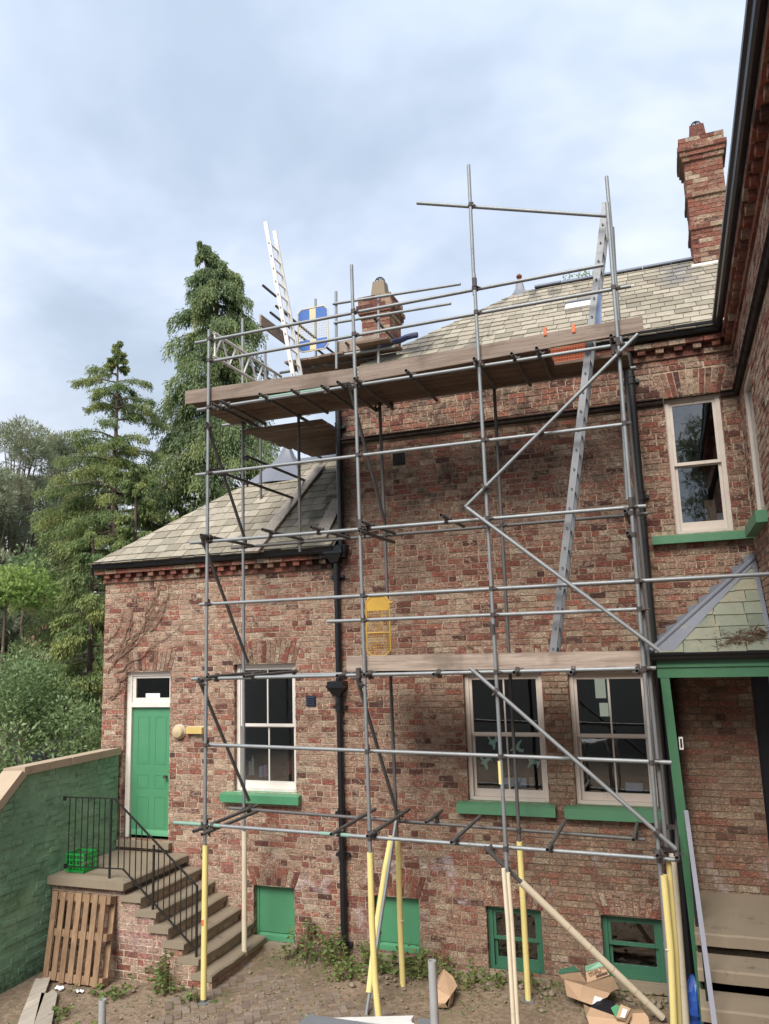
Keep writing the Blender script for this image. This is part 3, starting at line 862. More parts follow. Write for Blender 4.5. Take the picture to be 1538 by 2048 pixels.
# chimneys, course by course
def chimney(parent, x0, x1, y0, y1, z0, layers, mat, pot, seed=0, pot_mat=None):
    root = bpy.data.objects.new('chimney', None); C.objects.link(root); root.location = ((x0+x1)/2, (y0+y1)/2, z0); set_parent(root, parent)
    rs = random.Random(seed); z = z0; ch = .0882
    core = MB()
    for (n, off) in layers:
        core.box(x0 - off + .012, x1 + off - .012, y0 - off + .012, y1 + off - .012, z, z + n * ch, .5)
        for k in range(n):
            odd = (k + n) % 2
            X0, X1, Y0, Y1 = x0 - off, x1 + off, y0 - off, y1 + off
            pr = lambda: rs.uniform(-.004, .004)
            def run(a, b, st):
                u = a; first = True
                while u < b - .02:
                    w = .12 if (first and st) else .243; first = False
                    w = min(w, b - u); w = w if b - u - w > .05 else b - u
                    yield u, u + w; u += w
            za, zb = z + k * ch + .005, z + (k + 1) * ch - .005
            for a, b in run(X0, X1, odd): MB().box(a + .004, b - .004, Y0 + pr(), Y0 + .06, za, zb, rs.random()).build('brick', mat, root)
            for a, b in run(Y0 + .065, Y1, not odd):
                MB().box(X1 - .06, X1 + pr(), a + .004, b - .004, za, zb, rs.random()).build('brick', mat, root)
                MB().box(X0 + pr(), X0 + .06, a + .004, b - .004, za, zb, rs.random()).build('brick', mat, root)
        z += n * ch
    core.build('core', M['mortar'], root)
    # sloping mortar flaunching, pot and wire cage
    cx, cy = (x0 + x1) / 2 + pot[0], (y0 + y1) / 2
    t = MB(); e = layers[-1][1]
    t.hexa([(x0-e, y0-e, z), (x1+e, y0-e, z), (x1+e, y1+e, z), (x0-e, y1+e, z), (cx-.17, cy-.17, z+.10), (cx+.17, cy-.17, z+.10), (cx+.17, cy+.17, z+.10), (cx-.17, cy+.17, z+.10)])
    t.build('flaunching', mat, root)
    b0, b1, h = pot[1], pot[2], pot[3]; z += .09
    t = MB(); t.hexa([(cx-b0, cy-b0, z), (cx+b0, cy-b0, z), (cx+b0, cy+b0, z), (cx-b0, cy+b0, z), (cx-b1, cy-b1, z+h), (cx+b1, cy-b1, z+h), (cx+b1, cy+b1, z+h), (cx-b1, cy+b1, z+h)])
    pt = t.build('chimney_pot', pot_mat or M['brick_red'], root)
    t = MB(); zt = z + h; r = b1 * .92
    for k in range(4):
        a = PI * k / 4; dd = np.array([math.cos(a), math.sin(a), 0]); pts = [np.array([cx, cy, zt]) + dd * r * math.cos(q) + ZA * r * 1.15 * math.sin(q) for q in np.linspace(0, PI, 9)]
        for p, q in zip(pts[:-1], pts[1:]): t.tube(p, q, .006, 5, hollow=False)
    for zz in (.3, .75):
        pts = [np.array([cx + r * math.cos(q) * math.sqrt(1 - zz*zz), cy + r * math.sin(q) * math.sqrt(1 - zz*zz), zt + r * 1.15 * zz]) for q in np.linspace(0, 2*PI, 13)]
        for p, q in zip(pts[:-1], pts[1:]): t.tube(p, q, .005, 5, hollow=False)
    t.build('bird_guard', M['iron'], root)
    return root
c2 = chimney(house, 7.08, 7.72, 2.62, 3.28, 10.9, [(10, 0), (1, .03), (6, .0), (1, .035), (7, .0), (1, .035), (1, .065), (1, .095), (2, .06)], M['brick_chimney'], (-.03, .15, .12, .30), 3)
t = MB(); t.box(7.03, 7.77, 2.52, 2.61, 10.85, 11.10); t.build('flashing', M['alu_pale'], c2)
c1 = chimney(house, 1.02, 1.60, 1.95, 2.60, 8.9, [(23, 0), (1, .03), (1, .055), (1, .08), (2, .05)], M['brick_red'], (.0, .15, .115, .32), 4, M['stone'])
# ------------------------------------------------------------------ sash windows
def sash(parent, h, cols, fm, rec=.085, fw=.062, bottom=.10, light=None, room=True, mid=.5, rail=.045):
    x0, x1, z0, z1 = h; y = WY + rec
    root = MB()
    root.box(x0, x0 + fw, y, y + .13, z0, z1); root.box(x1 - fw, x1, y, y + .13, z0, z1)
    root.box(x0 + fw, x1 - fw, y + .002, y + .13, z1 - fw * .85, z1); root.box(x0 + fw, x1 - fw, y - .012, y + .13, z0, z0 + .045)
    w = root.build('window', fm, parent)
    zm = z0 + (z1 - z0) * mid
    a, b = x0 + fw, x1 - fw
    st = .042
    for (name, lo, hi, yy) in (('upper_sash', zm, z1 - fw * .85, y + .022), ('lower_sash', z0 + .046, zm + rail * .6, y + .062)):
        t = MB(); br = bottom if name == 'lower_sash' else rail
        t.box(a + .001, a + st, yy, yy + .038, lo, hi - .001); t.box(b - st, b - .001, yy, yy + .038, lo, hi - .001)
        t.box(a + st, b - st, yy + .001, yy + .038, lo, lo + br); t.box(a + st, b - st, yy + .001, yy + .038, hi - rail, hi - .001)
        t.build(name, fm, w)
        n = cols; cw = (b - a - 2 * st) / n
        for k in range(n):
            p0, p1 = a + st + k * cw, a + st + (k + 1) * cw
            if k: MB().box(p0 - .011, p0 + .011, yy + .004, yy + .036, lo + br, hi - rail).build('glazing_bar', fm, w)
            e = .0115 if k else 0; e2 = .0115 if k < n - 1 else 0
            MB().box(p0 + e, p1 - e2, yy + .018, yy + .022, lo + br, hi - rail).build('pane', M['glass'], w)
    if room:
        t = MB(); Y0, Y1 = y + .135, y + 2.6; X0, X1, Z0, Z1 = x0 - .17, x1 + .17, z0 - .45, z1 + .4
        for q in ([(X0, Y1, Z0), (X1, Y1, Z0), (X1, Y1, Z1), (X0, Y1, Z1)], [(X0, Y0, Z0), (X0, Y1, Z0), (X0, Y1, Z1), (X0, Y0, Z1)], [(X1, Y0, Z0), (X1, Y0, Z1), (X1, Y1, Z1), (X1, Y1, Z0)],
                  [(X0, Y0, Z0), (X1, Y0, Z0), (X1, Y1, Z0), (X0, Y1, Z0)], [(X0, Y0, Z1), (X0, Y1, Z1), (X1, Y1, Z1), (X1, Y0, Z1)]): t.add(q, [(0, 1, 2, 3)])
        # the wall's inner face round the opening
        for q in ((X0, x0, Z0, Z1), (x1, X1, Z0, Z1)): t.add([(q[0], Y0, q[2]), (q[1], Y0, q[2]), (q[1], Y0, q[3]), (q[0], Y0, q[3])], [(0, 1, 2, 3)])
        t.add([(x0, Y0, z1), (x1, Y0, z1), (x1, Y0, Z1), (x0, Y0, Z1)], [(0, 1, 2, 3)]); t.add([(x0, Y0, Z0), (x1, Y0, Z0), (x1, Y0, z0), (x0, Y0, z0)], [(0, 1, 2, 3)])
        t.build('room', M['room'], w)
        MB().box(x0 - .02, x1 + .02, Y0 + .01, Y0 + .22, z0 + .08, z0 + .105).build('inner_sill', fm, w)
    return w
def sill(parent, x0, x1, z0, z1, mat, out=.115):
    t = MB(); zs = z1 - .035
    t.hexa([(x0, WY - out, z0), (x1, WY - out, z0), (x1, WY + .12, z0), (x0, WY + .12, z0), (x0, WY - out, zs), (x1, WY - out, zs), (x1, WY + .12, z1 + .01), (x0, WY + .12, z1 + .01)])
    return t.build('sill', mat, parent)
w1 = sash(wing, W_WIN, 2, M['white']); sill(wing, -.885, .525, 2.295, 2.45, M['green'])
w2 = sash(house, H_W2, 2, M['cream_white']); sill(house, 3.05, 4.46, 2.29, 2.45, M['green_sill'])
w3 = sash(house, H_W3, 2, M['cream_white'])
em, ent, eb = new_mat('glowing_panel'); plug(eb, 'Base Color', (.2, .2, .17)); plug(eb, 'Emission Color', (.62, .66, .50)); plug(eb, 'Emission Strength', .16)  # added glowing panels stand in for brightness at the back of the room
for (u0, u1, v0, v1) in ((4.97, 5.14, 3.80, 4.12), (5.02, 5.16, 3.50, 3.72), (5.17, 5.21, 3.50, 4.12)): MB().box(u0 - .12, u1 - .12, 2.60, 2.62, v0 - .10, v1 - .10).build('glow_panel', em, w3)
sill(house, 4.58, 5.86, 2.28, 2.45, M['green_sill'])
wu = sash(house, H_WU, 1, M['cream_white'], bottom=.12); sill(house, 6.03, 7.30, 5.96, 6.10, M['green_sill'])
sash(house, H_B3, 1, M['green_dark'], .09, .07, .10, mid=.46); sash(house, H_B4, 1, M['green_dark'], .09, .07, .10, mid=.5)
for (x0, x1, z) in ((3.33, 4.25, .19), (4.90, 5.80, .26), (1.65, 2.43, .28), (-.42, .45, .24)):
    MB().box(x0, x1, WY - .09, WY + .10, z - .085, z - .004).build('stone_sill', M['stone'], house if x0 > 1 else wing)
for par, h in ((wing, W_BASE), (house, H_B2)):
    x0, x1, z0, z1 = h; y = WY + .10
    t = MB(); t.box(x0, x0 + .05, y, y + .05, z0, z1).box(x1 - .05, x1, y, y + .05, z0, z1).box(x0 + .05, x1 - .05, y, y + .05, z1 - .05, z1)
    f = t.build('hatch_frame', M['green'], par)
    MB().box(x0 + .052, x1 - .052, y + .012, y + .04, z0 + .11, z1 - .052).build('panel', M['green'], f)
    MB().hexa([(x0 + .052, y - .03, z0), (x1 - .052, y - .03, z0), (x1 - .052, y + .04, z0), (x0 + .052, y + .04, z0), (x0 + .052, y - .02, z0 + .07), (x1 - .052, y - .02, z0 + .07), (x1 - .052, y + .04, z0 + .108), (x0 + .052, y + .04, z0 + .108)]).build('weather_bar', M['green'], f)

# ------------------------------------------------------------------ the green door
x0, x1, z0, z1 = W_DOOR; y = WY + .08
t = MB(); ft = .10
zt = 3.80
t.box(x0, x0 + ft, y, y + .10, z0 + .02, z1).box(x1 - .055, x1, y, y + .10, z0 + .02, z1).box(x0 + ft, x1 - .055, y + .001, y + .10, z1 - .075, z1).box(x0 + ft, x1 - .055, y - .012, y + .10, zt - .035, zt + .035)
df = t.build('door_frame', M['white'], wing)
t = MB(); a, b = x0 + ft, x1 - .055
t.box(a, a + .07, y + .02, y + .06, zt + .037, z1 - .077).box(b - .03, b, y + .02, y + .06, zt + .037, z1 - .077).box(a + .07, b - .03, y + .021, y + .06, zt + .037, zt + .12).box(a + .07, b - .03, y + .021, y + .06, z1 - .115, z1 - .077)
fl = t.build('fanlight', M['white'], wing)
MB().box(a + .07, b - .03, y + .038, y + .042, zt + .12, z1 - .115).build('pane', M['glass'], fl)
t = MB(); t.box(a + .003, b - .003, y + .045, y + .085, 1.66, zt - .038); door = t.build('door', M['green'], wing)
dw = b - a; fy = y + .045
for (u0, u1) in ((.13, .45), (.58, .88)):
    for (v0, v1) in ((.06, .30), (.36, .47), (.55, .93)):
        q0, q1 = a + dw * u0, a + dw * u1; r0, r1 = 1.66 + (zt - 1.7) * v0, 1.66 + (zt - 1.7) * v1
        t = MB(); m_ = .018
        t.box(q0, q1, fy - .005, fy + .002, r0, r0 + m_).box(q0, q1, fy - .005, fy + .002, r1 - m_, r1).box(q0, q0 + m_, fy - .005, fy + .002, r0 + m_, r1 - m_).box(q1 - m_, q1, fy - .005, fy + .002, r0 + m_, r1 - m_)
        t.box(q0 + .03, q1 - .03, fy - .0025, fy + .002, r0 + .03, r1 - .03)
        t.build('door_panel', M['green'], door)
MB().hexa([(a + .003, fy - .05, 1.665), (b - .003, fy - .05, 1.665), (b - .003, fy, 1.665), (a + .003, fy, 1.665), (a + .003, fy - .035, 1.70), (b - .003, fy - .035, 1.70), (b - .003, fy, 1.745), (a + .003, fy, 1.745)]).build('weather_bar', M['green'], door)
t = MB(); t.tube((b - .075, fy - .055, 2.62), (b - .075, fy, 2.62), .016, 10, hollow=False).tube((b - .075, fy - .075, 2.62), (b - .075, fy - .045, 2.62), .028, 12, r2=.024, hollow=False)
t.build('door_knob', M['coupler'], door)
t = MB(); t.box(x0 - .01, x1 + .08, WY - .10, WY + .20, 1.505, 1.60); t.build('threshold', M['stone'], wing)
t = MB(); Y0, Y1 = y + .11, y + 2; 
for q in ([(x0-.5, Y1, 1.5), (x1+.5, Y1, 1.5), (x1+.5, Y1, 4.8), (x0-.4, Y1, 4.8)], [(x0-.4, Y0, 1.5), (x0-.4, Y1, 1.5), (x0-.4, Y1, 4.8), (x0-.4, Y0, 4.8)], [(x1+.5, Y0, 1.5), (x1+.5, Y1, 1.5), (x1+.5, Y1, 4.8), (x1+.5, Y0, 4.8)], [(x0-.4, Y0, 4.8), (x0-.4, Y1, 4.8), (x1+.5, Y1, 4.8), (x1+.5, Y0, 4.8)]): t.add(q, [(0, 1, 2, 3)])
t.build('hall', M['room'], wing)
q0 = Yp(291, 1388, WY + .1); q1 = Yp(319, 1400, WY + .1)
tag(MB().box(q0[0], q1[0], y + .028, y + .032, q1[2] - .015, q0[2] + .01).build('paper_notice', M['paper']), 'small white paper notice behind the glass above the green door', 'notice')

# lamps, louvre, grille, pipes on the walls
def disc_lamp():
    c = Yp(355, 1464, WY - .06)
    root = thing('wall_lamp', 'round beige bulkhead lamp beside the green door', 'lamp', (c[0], WY, c[2]))
    prof = [(.10, 0), (.115, -.03), (.112, -.055), (.09, -.085), (.05, -.10), (0.002, -.105)]; sg = 20
    v = [(c[0] + q[0] * math.cos(2*PI*i/sg), WY + q[1], c[2] + q[0] * math.sin(2*PI*i/sg)) for q in prof for i in range(sg)]
    f = [(k*sg+i, (k+1)*sg+i, (k+1)*sg+(i+1) % sg, k*sg+(i+1) % sg) for k in range(len(prof)-1) for i in range(sg)]
    MB().add(v, [q[::-1] for q in f]).build('lamp_cover', M['lamp_beige'], root, smooth=True)
    MB().tube((c[0], WY + .002, c[2]), (c[0], WY - .032, c[2]), .122, 20, hollow=False).build('lamp_base', M['white'], root)
    q = Yp(390, 1461, WY - .05)
    r2 = thing('emergency_light', 'oblong yellowed light fitting on the brick to the right of the round lamp', 'light', (q[0], WY, q[2]))
    t = MB(); x0, x1, z0, z1 = q[0] - .175, q[0] + .165, q[2] - .062, q[2] + .062
    t.hexa([(x0, WY - .012, z0), (x1, WY - .012, z0), (x1, WY, z0), (x0, WY, z0), (x0, WY - .012, z1), (x1, WY - .012, z1), (x1, WY, z1), (x0, WY, z1)]); t.build('back_plate', M['white'], r2)
    t = MB(); e = .014
    t.hexa([(x0+e, WY-.085, z0+e), (x1-e, WY-.085, z0+e), (x1-.004, WY-.013, z0+.004), (x0+.004, WY-.013, z0+.004), (x0+e, WY-.085, z1-e), (x1-e, WY-.085, z1-e), (x1-.004, WY-.013, z1-.004), (x0+.004, WY-.013, z1-.004)]); t.build('diffuser', M['lamp_yellow'], r2)
disc_lamp()
t = MB(); t.box(.63, .80, WY - .012, WY + .02, 3.78, 3.945); lv = t.build('louvre_vent', M['vent'], wing)
for k in range(5):
    z = 3.80 + k * .028
    MB().hexa([(.645, WY - .030, z), (.785, WY - .030, z), (.785, WY - .0125, z + .012), (.645, WY - .0125, z + .012), (.645, WY - .028, z + .006), (.785, WY - .028, z + .006), (.785, WY - .0125, z + .020), (.645, WY - .0125, z + .020)]).build('slat', M['vent'], lv)
t = MB(); t.box(2.22, 2.425, WY, WY + .03, 7.515, 7.715); gv = t.build('air_grille', M['mortar_dark'], house)
t = MB()
for k in range(6):
    t.box(2.222 + k * .0395, 2.230 + k * .0395, WY - .012, WY, 7.517, 7.713); t.box(2.222, 2.428, WY - .011, WY + .001, 7.517 + k * .0375, 7.525 + k * .0375)
t.build('grid', M['iron'], gv)
def downpipe(parent, x, y, z0, z1, r, joints, mat=None, brackets=True):
    mat = mat or M['black']
    t = MB(); t.tube((x, y, z0), (x, y, z1), r, 14, hollow=False); p = t.build('downpipe', mat, parent, smooth=True)
    for z in joints:
        t = MB(); t.tube((x, y, z), (x, y, z + .10), r * 1.22, 14, hollow=False).tube((x, y, z + .10), (x, y, z + .125), r * 1.34, 14, hollow=False)
        t.box(x - .11, x + .11, y + r * .3, WY + .002, z + .03, z + .075); t.build('collar', mat, p)
    return p
dp = downpipe(house, 1.235, WY - .085, .26, 6.0, .046, (.30, 1.55, 2.15, 3.72, 5.75))
dp2 = downpipe(house, 1.31, WY - .07, 6.2, 8.85, .045, (6.4, 8.2))
def hopper(parent, x, z, w=.26, h=.22):
    y = WY - .09; t = MB()
    t.hexa([(x-.06, y-.06, z), (x+.06, y-.06, z), (x+.06, y+.08, z), (x-.06, y+.08, z), (x-w/2, y-.11, z+h*.55), (x+w/2, y-.11, z+h*.55), (x+w/2, y+.085, z+h*.55), (x-w/2, y+.085, z+h*.55)])
    t.box(x-w/2-.012, x+w/2+.012, y-.122, y+.087, z+h*.55, z+h*.72); t.box(x-w/2, x+w/2, y-.11, y+.085, z+h*.72, z+h)
    return t.build('hopper', M['black'], parent)
hopper(dp, 1.215, 3.95); hopper(dp, 1.22, 6.02, .30, .26)
MB().hexa([(1.0, WY-.14, 6.10), (1.4, WY-.14, 6.10), (1.4, WY-.01, 6.10), (1.0, WY-.01, 6.10), (.95, WY-.16, 6.30), (1.42, WY-.16, 6.30), (1.42, WY-.01, 6.30), (.95, WY-.01, 6.30)]).build('gutter_outlet', M['black'], wing)
dpr = downpipe(house, 5.93, WY - .075, .4, 8.8, .050, (1.9, 4.4, 6.6, 8.3), M['iron'])
MB().tube((6.04, WY - .10, .3), (6.04, WY - .10, 4.42), .075, 14, hollow=False).build('downpipe', M['black'], house)

# dead creeper over the corner of the wing
def creeper():
    rs = random.Random(9); root = thing('climbing_plant', 'bare dead creeper stems clinging to the brick above the green door', 'creeper', Yp(270, 1250, WY))
    starts = [((215, 1318), (300, 1270), (322, 1160)), ((222, 1325), (290, 1290), (345, 1175)), ((228, 1330), (262, 1240), (280, 1170)), ((214, 1345), (255, 1295), (300, 1235)), ((235, 1345), (300, 1300), (375, 1240)),
              ((240, 1310), (275, 1250), (258, 1205)), ((222, 1400), (250, 1350), (262, 1330)), ((218, 1395), (240, 1385), (258, 1360)), ((262, 1290), (300, 1240), (330, 1200)), ((210, 1290), (240, 1262), (248, 1220)), ((285, 1255), (296, 1215), (318, 1180)), ((300, 1265), (330, 1230), (340, 1168))]
    for (a, b, c) in starts:
        pts = []; t = MB()
        for s in np.linspace(0, 1, 14):
            q = (np.array(a) * (1-s)**2 + np.array(b) * 2*s*(1-s) + np.array(c) * s*s) + rs.uniform(-2.5, 2.5)
            pts.append(Yp(q[0], q[1], WY - .014 - rs.random() * .012))
        for i, (p, q) in enumerate(zip(pts[:-1], pts[1:])):
            t.tube(p, q, .011 * (1 - i / 18), 5, r2=.011 * (1 - (i + 1) / 18), hollow=False, caps=False)
            for _ in range(2):
                e = p + np.array([rs.uniform(-.16, .16), -.005, rs.uniform(-.05, .17)]); t.tube(p, e, .0045, 4, r2=.002, hollow=False, caps=False)
        t.build('stem', M['stem'], root)
    t = MB()
    for k in range(70):
        u = rs.choice([(333, 1160), (300, 1165), (345, 1170), (300, 1215), (295, 1250), (262, 1215)]); q = Yp(u[0] + rs.gauss(0, 9), u[1] + rs.gauss(0, 12), WY - .02); s = rs.uniform(.012, .03)
        d = np.array([rs.uniform(-1, 1), -.3, rs.uniform(-1, 1)]) * s; e = np.array([rs.uniform(-1, 1), .2, rs.uniform(-1, 1)]) * s
        t.add([q, q + d, q + d + e, q + e], [(0, 1, 2, 3)])
    stuff(t.build('dry_leaves', M['stem'], root))
creeper()

# ------------------------------------------------------------------ the range on the right
SIDE = (np.array([XR, 0, 0]), -YA, ZA, -XA)          # u = -y
N_WIN = (.42, 1.5, 6.1, 7.9)
sh = [rect_hole(*N_WIN), lambda v: [(-.1, 9)] if 7.955 < v < 8.045 else [], rect_hole(.25, 1.62, 5.955, 6.105)]
PU1 = 7.6
sw = backing(neighbour, 'wall', -WY - .06, 9.5, -.2, 8.95, [N_WIN], *SIDE, M['mortar'])
lay(sw, bond(-WY + .012, PU1, .1, HZ1, all_holes(sh), random.Random(31)), *SIDE, M['brick_side'], keep=300, seed=12)
t = MB(); t.add([(XR - .004, -PU1, -.2), (XR - .004, -9.5, -.2), (XR - .004, -9.5, 8.9), (XR - .004, -PU1, 8.9)], [(3, 2, 1, 0)])
t.build('wall_face', M['brick_side'], neighbour)
jambs(neighbour, N_WIN, *SIDE, M['brick_side'], .12, 77)
a, b, c, d = N_WIN
t = MB(); X0 = XR + .022
t.box(X0, X0 + .1, -a - .10, -a, c, d).box(X0, X0 + .1, -b, -b + .075, c, d).box(X0, X0 + .1, -b + .075, -a - .075, c, c + .1).box(X0, X0 + .1, -b + .075, -a - .075, d - .08, d)
nw = t.build('window', M['cream_white'], neighbour)
MB().box(X0 + .04, X0 + .045, -b + .075, -a - .075, c + .1, d - .08).build('pane', M['glass'], nw)
t = MB(); t.box(X0 + .5, X0 + .52, -b, -a, c, d); t.build('dark_room_sheet', M['room'], nw)  # dark sheet behind the pane stands in for a dim room
t = MB(); t.box(XR - .12, XR + .06, -1.62, -.14, 5.96, 6.10); t.build('sill', M['green_sill'], neighbour)
pr = [(0, 7.955), (.035, 7.96), (.05, 7.985), (.05, 8.015), (.075, 8.03), (.075, 8.045), (0, 8.055)]; n = len(pr)
v = [(XR - q[0], yy, q[1]) for yy in (WY - .08, -9.5) for q in pr]
MB().add(v, [(i, (i + 1) % n, n + (i + 1) % n, n + i) for i in range(n)] + [tuple(range(n))[::-1], tuple(range(n, 2*n))]).build('string_course', M['mortar_dark'], neighbour)
def side_cornice():
    root = bpy.data.objects.new('cornice', None); C.objects.link(root); root.location = (XR, -4, HZ1); set_parent(root, neighbour); rs = random.Random(6); z0 = HZ1 + .005; mat = M['brick_red']
    for (za, zb, pr, L) in ((z0, z0 + .075, .03, .34), (z0 + .155, z0 + .23, .135, .235)):
        y = WY - .04
        while y > -9.0:
            w = L * rs.uniform(.97, 1.03); MB().box(XR - pr + rs.uniform(-.003, .003), XR + .05, y - w + .006, y, za + .003, zb - .003).build('brick', mat, root); y -= w
    y = WY - .16
    while y > -9.0:
        MB().box(XR - .105 + rs.uniform(-.003, .003), XR + .05, y - .108, y, z0 + .08, z0 + .153).build('dentil', mat, root); y -= .25
    MB().box(XR - .028, XR + .05, -9.2, WY - .03, z0 + .076, z0 + .157, .1).build('frieze', mat, root)
side_cornice()
gutter(neighbour, (XR - .135, WY - .10, 8.885), (XR - .135, -9.5, 8.885), M['black'], .115, .120, side=-XA)
t = MB(); t.add([(XR - .17, WY - .2, 8.99), (XR - .17, -9.5, 8.99), (12, -9.5, 12.2), (12, WY - .2, 12.2)], [(0, 1, 2, 3)]); t.build('roof', M['slate'], neighbour)
t = MB(); t.add([(XR, -9.5, -.2), (12, -9.5, -.2), (12, -9.5, 8.9), (XR, -9.5, 8.9)], [(0, 1, 2, 3)]); t.build('end_wall', M['brick_side'], neighbour)

# ------------------------------------------------------------------ green painted wall with coping
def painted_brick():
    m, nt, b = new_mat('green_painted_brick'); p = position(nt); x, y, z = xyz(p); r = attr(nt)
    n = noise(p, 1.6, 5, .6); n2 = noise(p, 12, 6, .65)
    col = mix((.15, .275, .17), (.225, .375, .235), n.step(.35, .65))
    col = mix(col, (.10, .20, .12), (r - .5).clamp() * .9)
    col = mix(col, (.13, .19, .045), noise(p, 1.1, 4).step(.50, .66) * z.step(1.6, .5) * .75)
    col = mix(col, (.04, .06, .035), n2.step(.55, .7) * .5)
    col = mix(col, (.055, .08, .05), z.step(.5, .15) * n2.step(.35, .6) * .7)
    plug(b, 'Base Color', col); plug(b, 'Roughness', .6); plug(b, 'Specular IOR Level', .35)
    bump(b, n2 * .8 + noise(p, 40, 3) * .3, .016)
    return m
GX = -2.93
gwall = thing('garden_wall', 'green painted brick boundary wall with sloping stone coping on the left', 'wall', (GX - .15, -2.5, G0))
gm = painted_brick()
def gtop(u): return 2.98 if u < 2.02 else max(2.98 - (u - 2.02) * .88, 1.25)      # u = -y
LW = (np.array([GX, 0, 0]), -YA, ZA, XA)
rows = bond(-.06, 6.5, .0, 2.98, lambda v: [(u, u + .1) for u in np.arange(2.02, 6.6, .1) if v + .03 > gtop(u + .1)], random.Random(41))
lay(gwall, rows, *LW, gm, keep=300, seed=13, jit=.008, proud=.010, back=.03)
t = MB()
prof = [(-.06, -.2), (6.5, -.2), (6.5, gtop(6.5)), (2.02 + 1.73 / .88, 1.25), (2.02, 2.98), (-.06, 2.98)]
v = [(GX - .004, -u, z) for u, z in prof] + [(GX - .32, -u, z) for u, z in prof]; n = len(prof)
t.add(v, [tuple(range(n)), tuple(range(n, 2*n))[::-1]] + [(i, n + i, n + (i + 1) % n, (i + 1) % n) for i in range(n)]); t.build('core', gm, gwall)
def cop(u0, z0, u1, z1):
    e = (u1 - u0); nrm = np.array([0, -(z0 - z1), 0]);
    h = .115; d = np.array([0, -(u1 - u0), z1 - z0]); d /= np.linalg.norm(d); up = np.array([0, -d[2] if d[2] < 0 else 0, -d[1]]); up = np.array([0, d[2], -d[1]]); up = up if up[2] > 0 else -up
    a, b = np.array([0, -u0, z0]), np.array([0, -u1, z1]); j = random.uniform(-.006, .006)
    pts = []
    for q in (a + d * .006, b - d * .006):
        pts.append((q, ))
    A, B = a + d * .006, b - d * .006
    f = lambda q, x, hh: np.array([x, q[1], q[2]]) + up * hh
    t = MB(); x0, x1 = GX - .36 + j, GX + .05 + j
    t.hexa([f(A, x0, 0), f(A, x1, 0), f(B, x1, 0), f(B, x0, 0), f(A, x0, h - .03), f(A, x1, h), f(B, x1, h), f(B, x0, h - .03)]); t.build('coping_stone', M['coping'], gwall)
u = -.06
for L in (.55, .62, .48, .50): cop(u, 2.985, u + L, 2.985); u += L
u = 2.04
while u < 6: cop(u, gtop(u) + .01, u + .45, gtop(u + .45) + .01); u += .45
# ------------------------------------------------------------------ stone staircase to the green door
stair = thing('stone_staircase', 'worn stone steps with brick side rising to the green door', 'staircase', (-1.6, -.7, G0))
LZ = 1.44
FY = -1.46                                               # front edge of the flight
zt_ = [1.44, 1.255, 1.07, .885, .70, .515, .33]           # tops
front_px = [(242, 1758), (265, 1792), (291, 1823), (314, 1853), (345, 1883), (374, 1916), (397, 1948)]
nose = [-1.53, -1.27, -1.02, -.80, -.55, -.32, -.10]
st_bm = MB()
def slab(x0, x1, y0, y1, z, th, seed):
    rs = random.Random(seed); t = MB(); n = 10
    ys = np.linspace(y0, y1, n); v = []; f = []
    for k, yy in enumerate(ys):
        w = rs.uniform(-.012, .004); zz = z - .006 * math.exp(-((yy - (y0 + y1) / 2) / .4) ** 2) + rs.uniform(-.003, .003)
        v += [(x0, yy, z - th), (x1 + w, yy, z - th + .004), (x1 + w + .004, yy, zz - .018), (x1 + w - .02, yy, zz), (x0, yy, z)]
    for k in range(n - 1):
        for i in range(5): f.append((k*5 + i, k*5 + (i+1) % 5, (k+1)*5 + (i+1) % 5, (k+1)*5 + i))
    f += [tuple(range(5))[::-1], tuple(range((n-1)*5, n*5))]
    return t.add(v, f)
slab(-2.92, nose[0], FY - .05, WY - .005, LZ, .115, 1).build('landing', M['stone'], stair)
for k in range(1, 7):
    slab(nose[k-1] - .12, nose[k], FY + .02 + random.uniform(-.03, .03), WY - .005, zt_[k], .09, k + 3).build('step', M['stone'], stair)
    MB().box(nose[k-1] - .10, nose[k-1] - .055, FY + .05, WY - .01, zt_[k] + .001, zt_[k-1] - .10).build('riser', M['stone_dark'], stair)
core = MB()
core.box(-2.91, nose[0] - .06, FY + .05, WY - .01, 0, LZ - .116)
for k in range(1, 7): core.box(nose[k-1] - .06, nose[k] - .05, FY + .05, WY - .01, 0, zt_[k] - .091)
side = core.build('side_wall', M['mortar_wing'], stair)
def shole(v):
    for k in range(6, -1, -1):
        top = zt_[k] - (.116 if k == 0 else .091)
        if v < top: return [(nose[k] - .05, 9)]
    return [(-9, 9)]
lay(side, bond(-2.91, .0, .05, LZ - .116, shole, random.Random(51)), (0, FY + .045, 0), XA, ZA, -YA, M['brick_wing'], keep=200, seed=15)
t = MB(); t.box(nose[6] - .055, nose[6] - .02, FY + .06, WY - .01, .05, .24); t.build('riser', M['brick_wing'], stair)

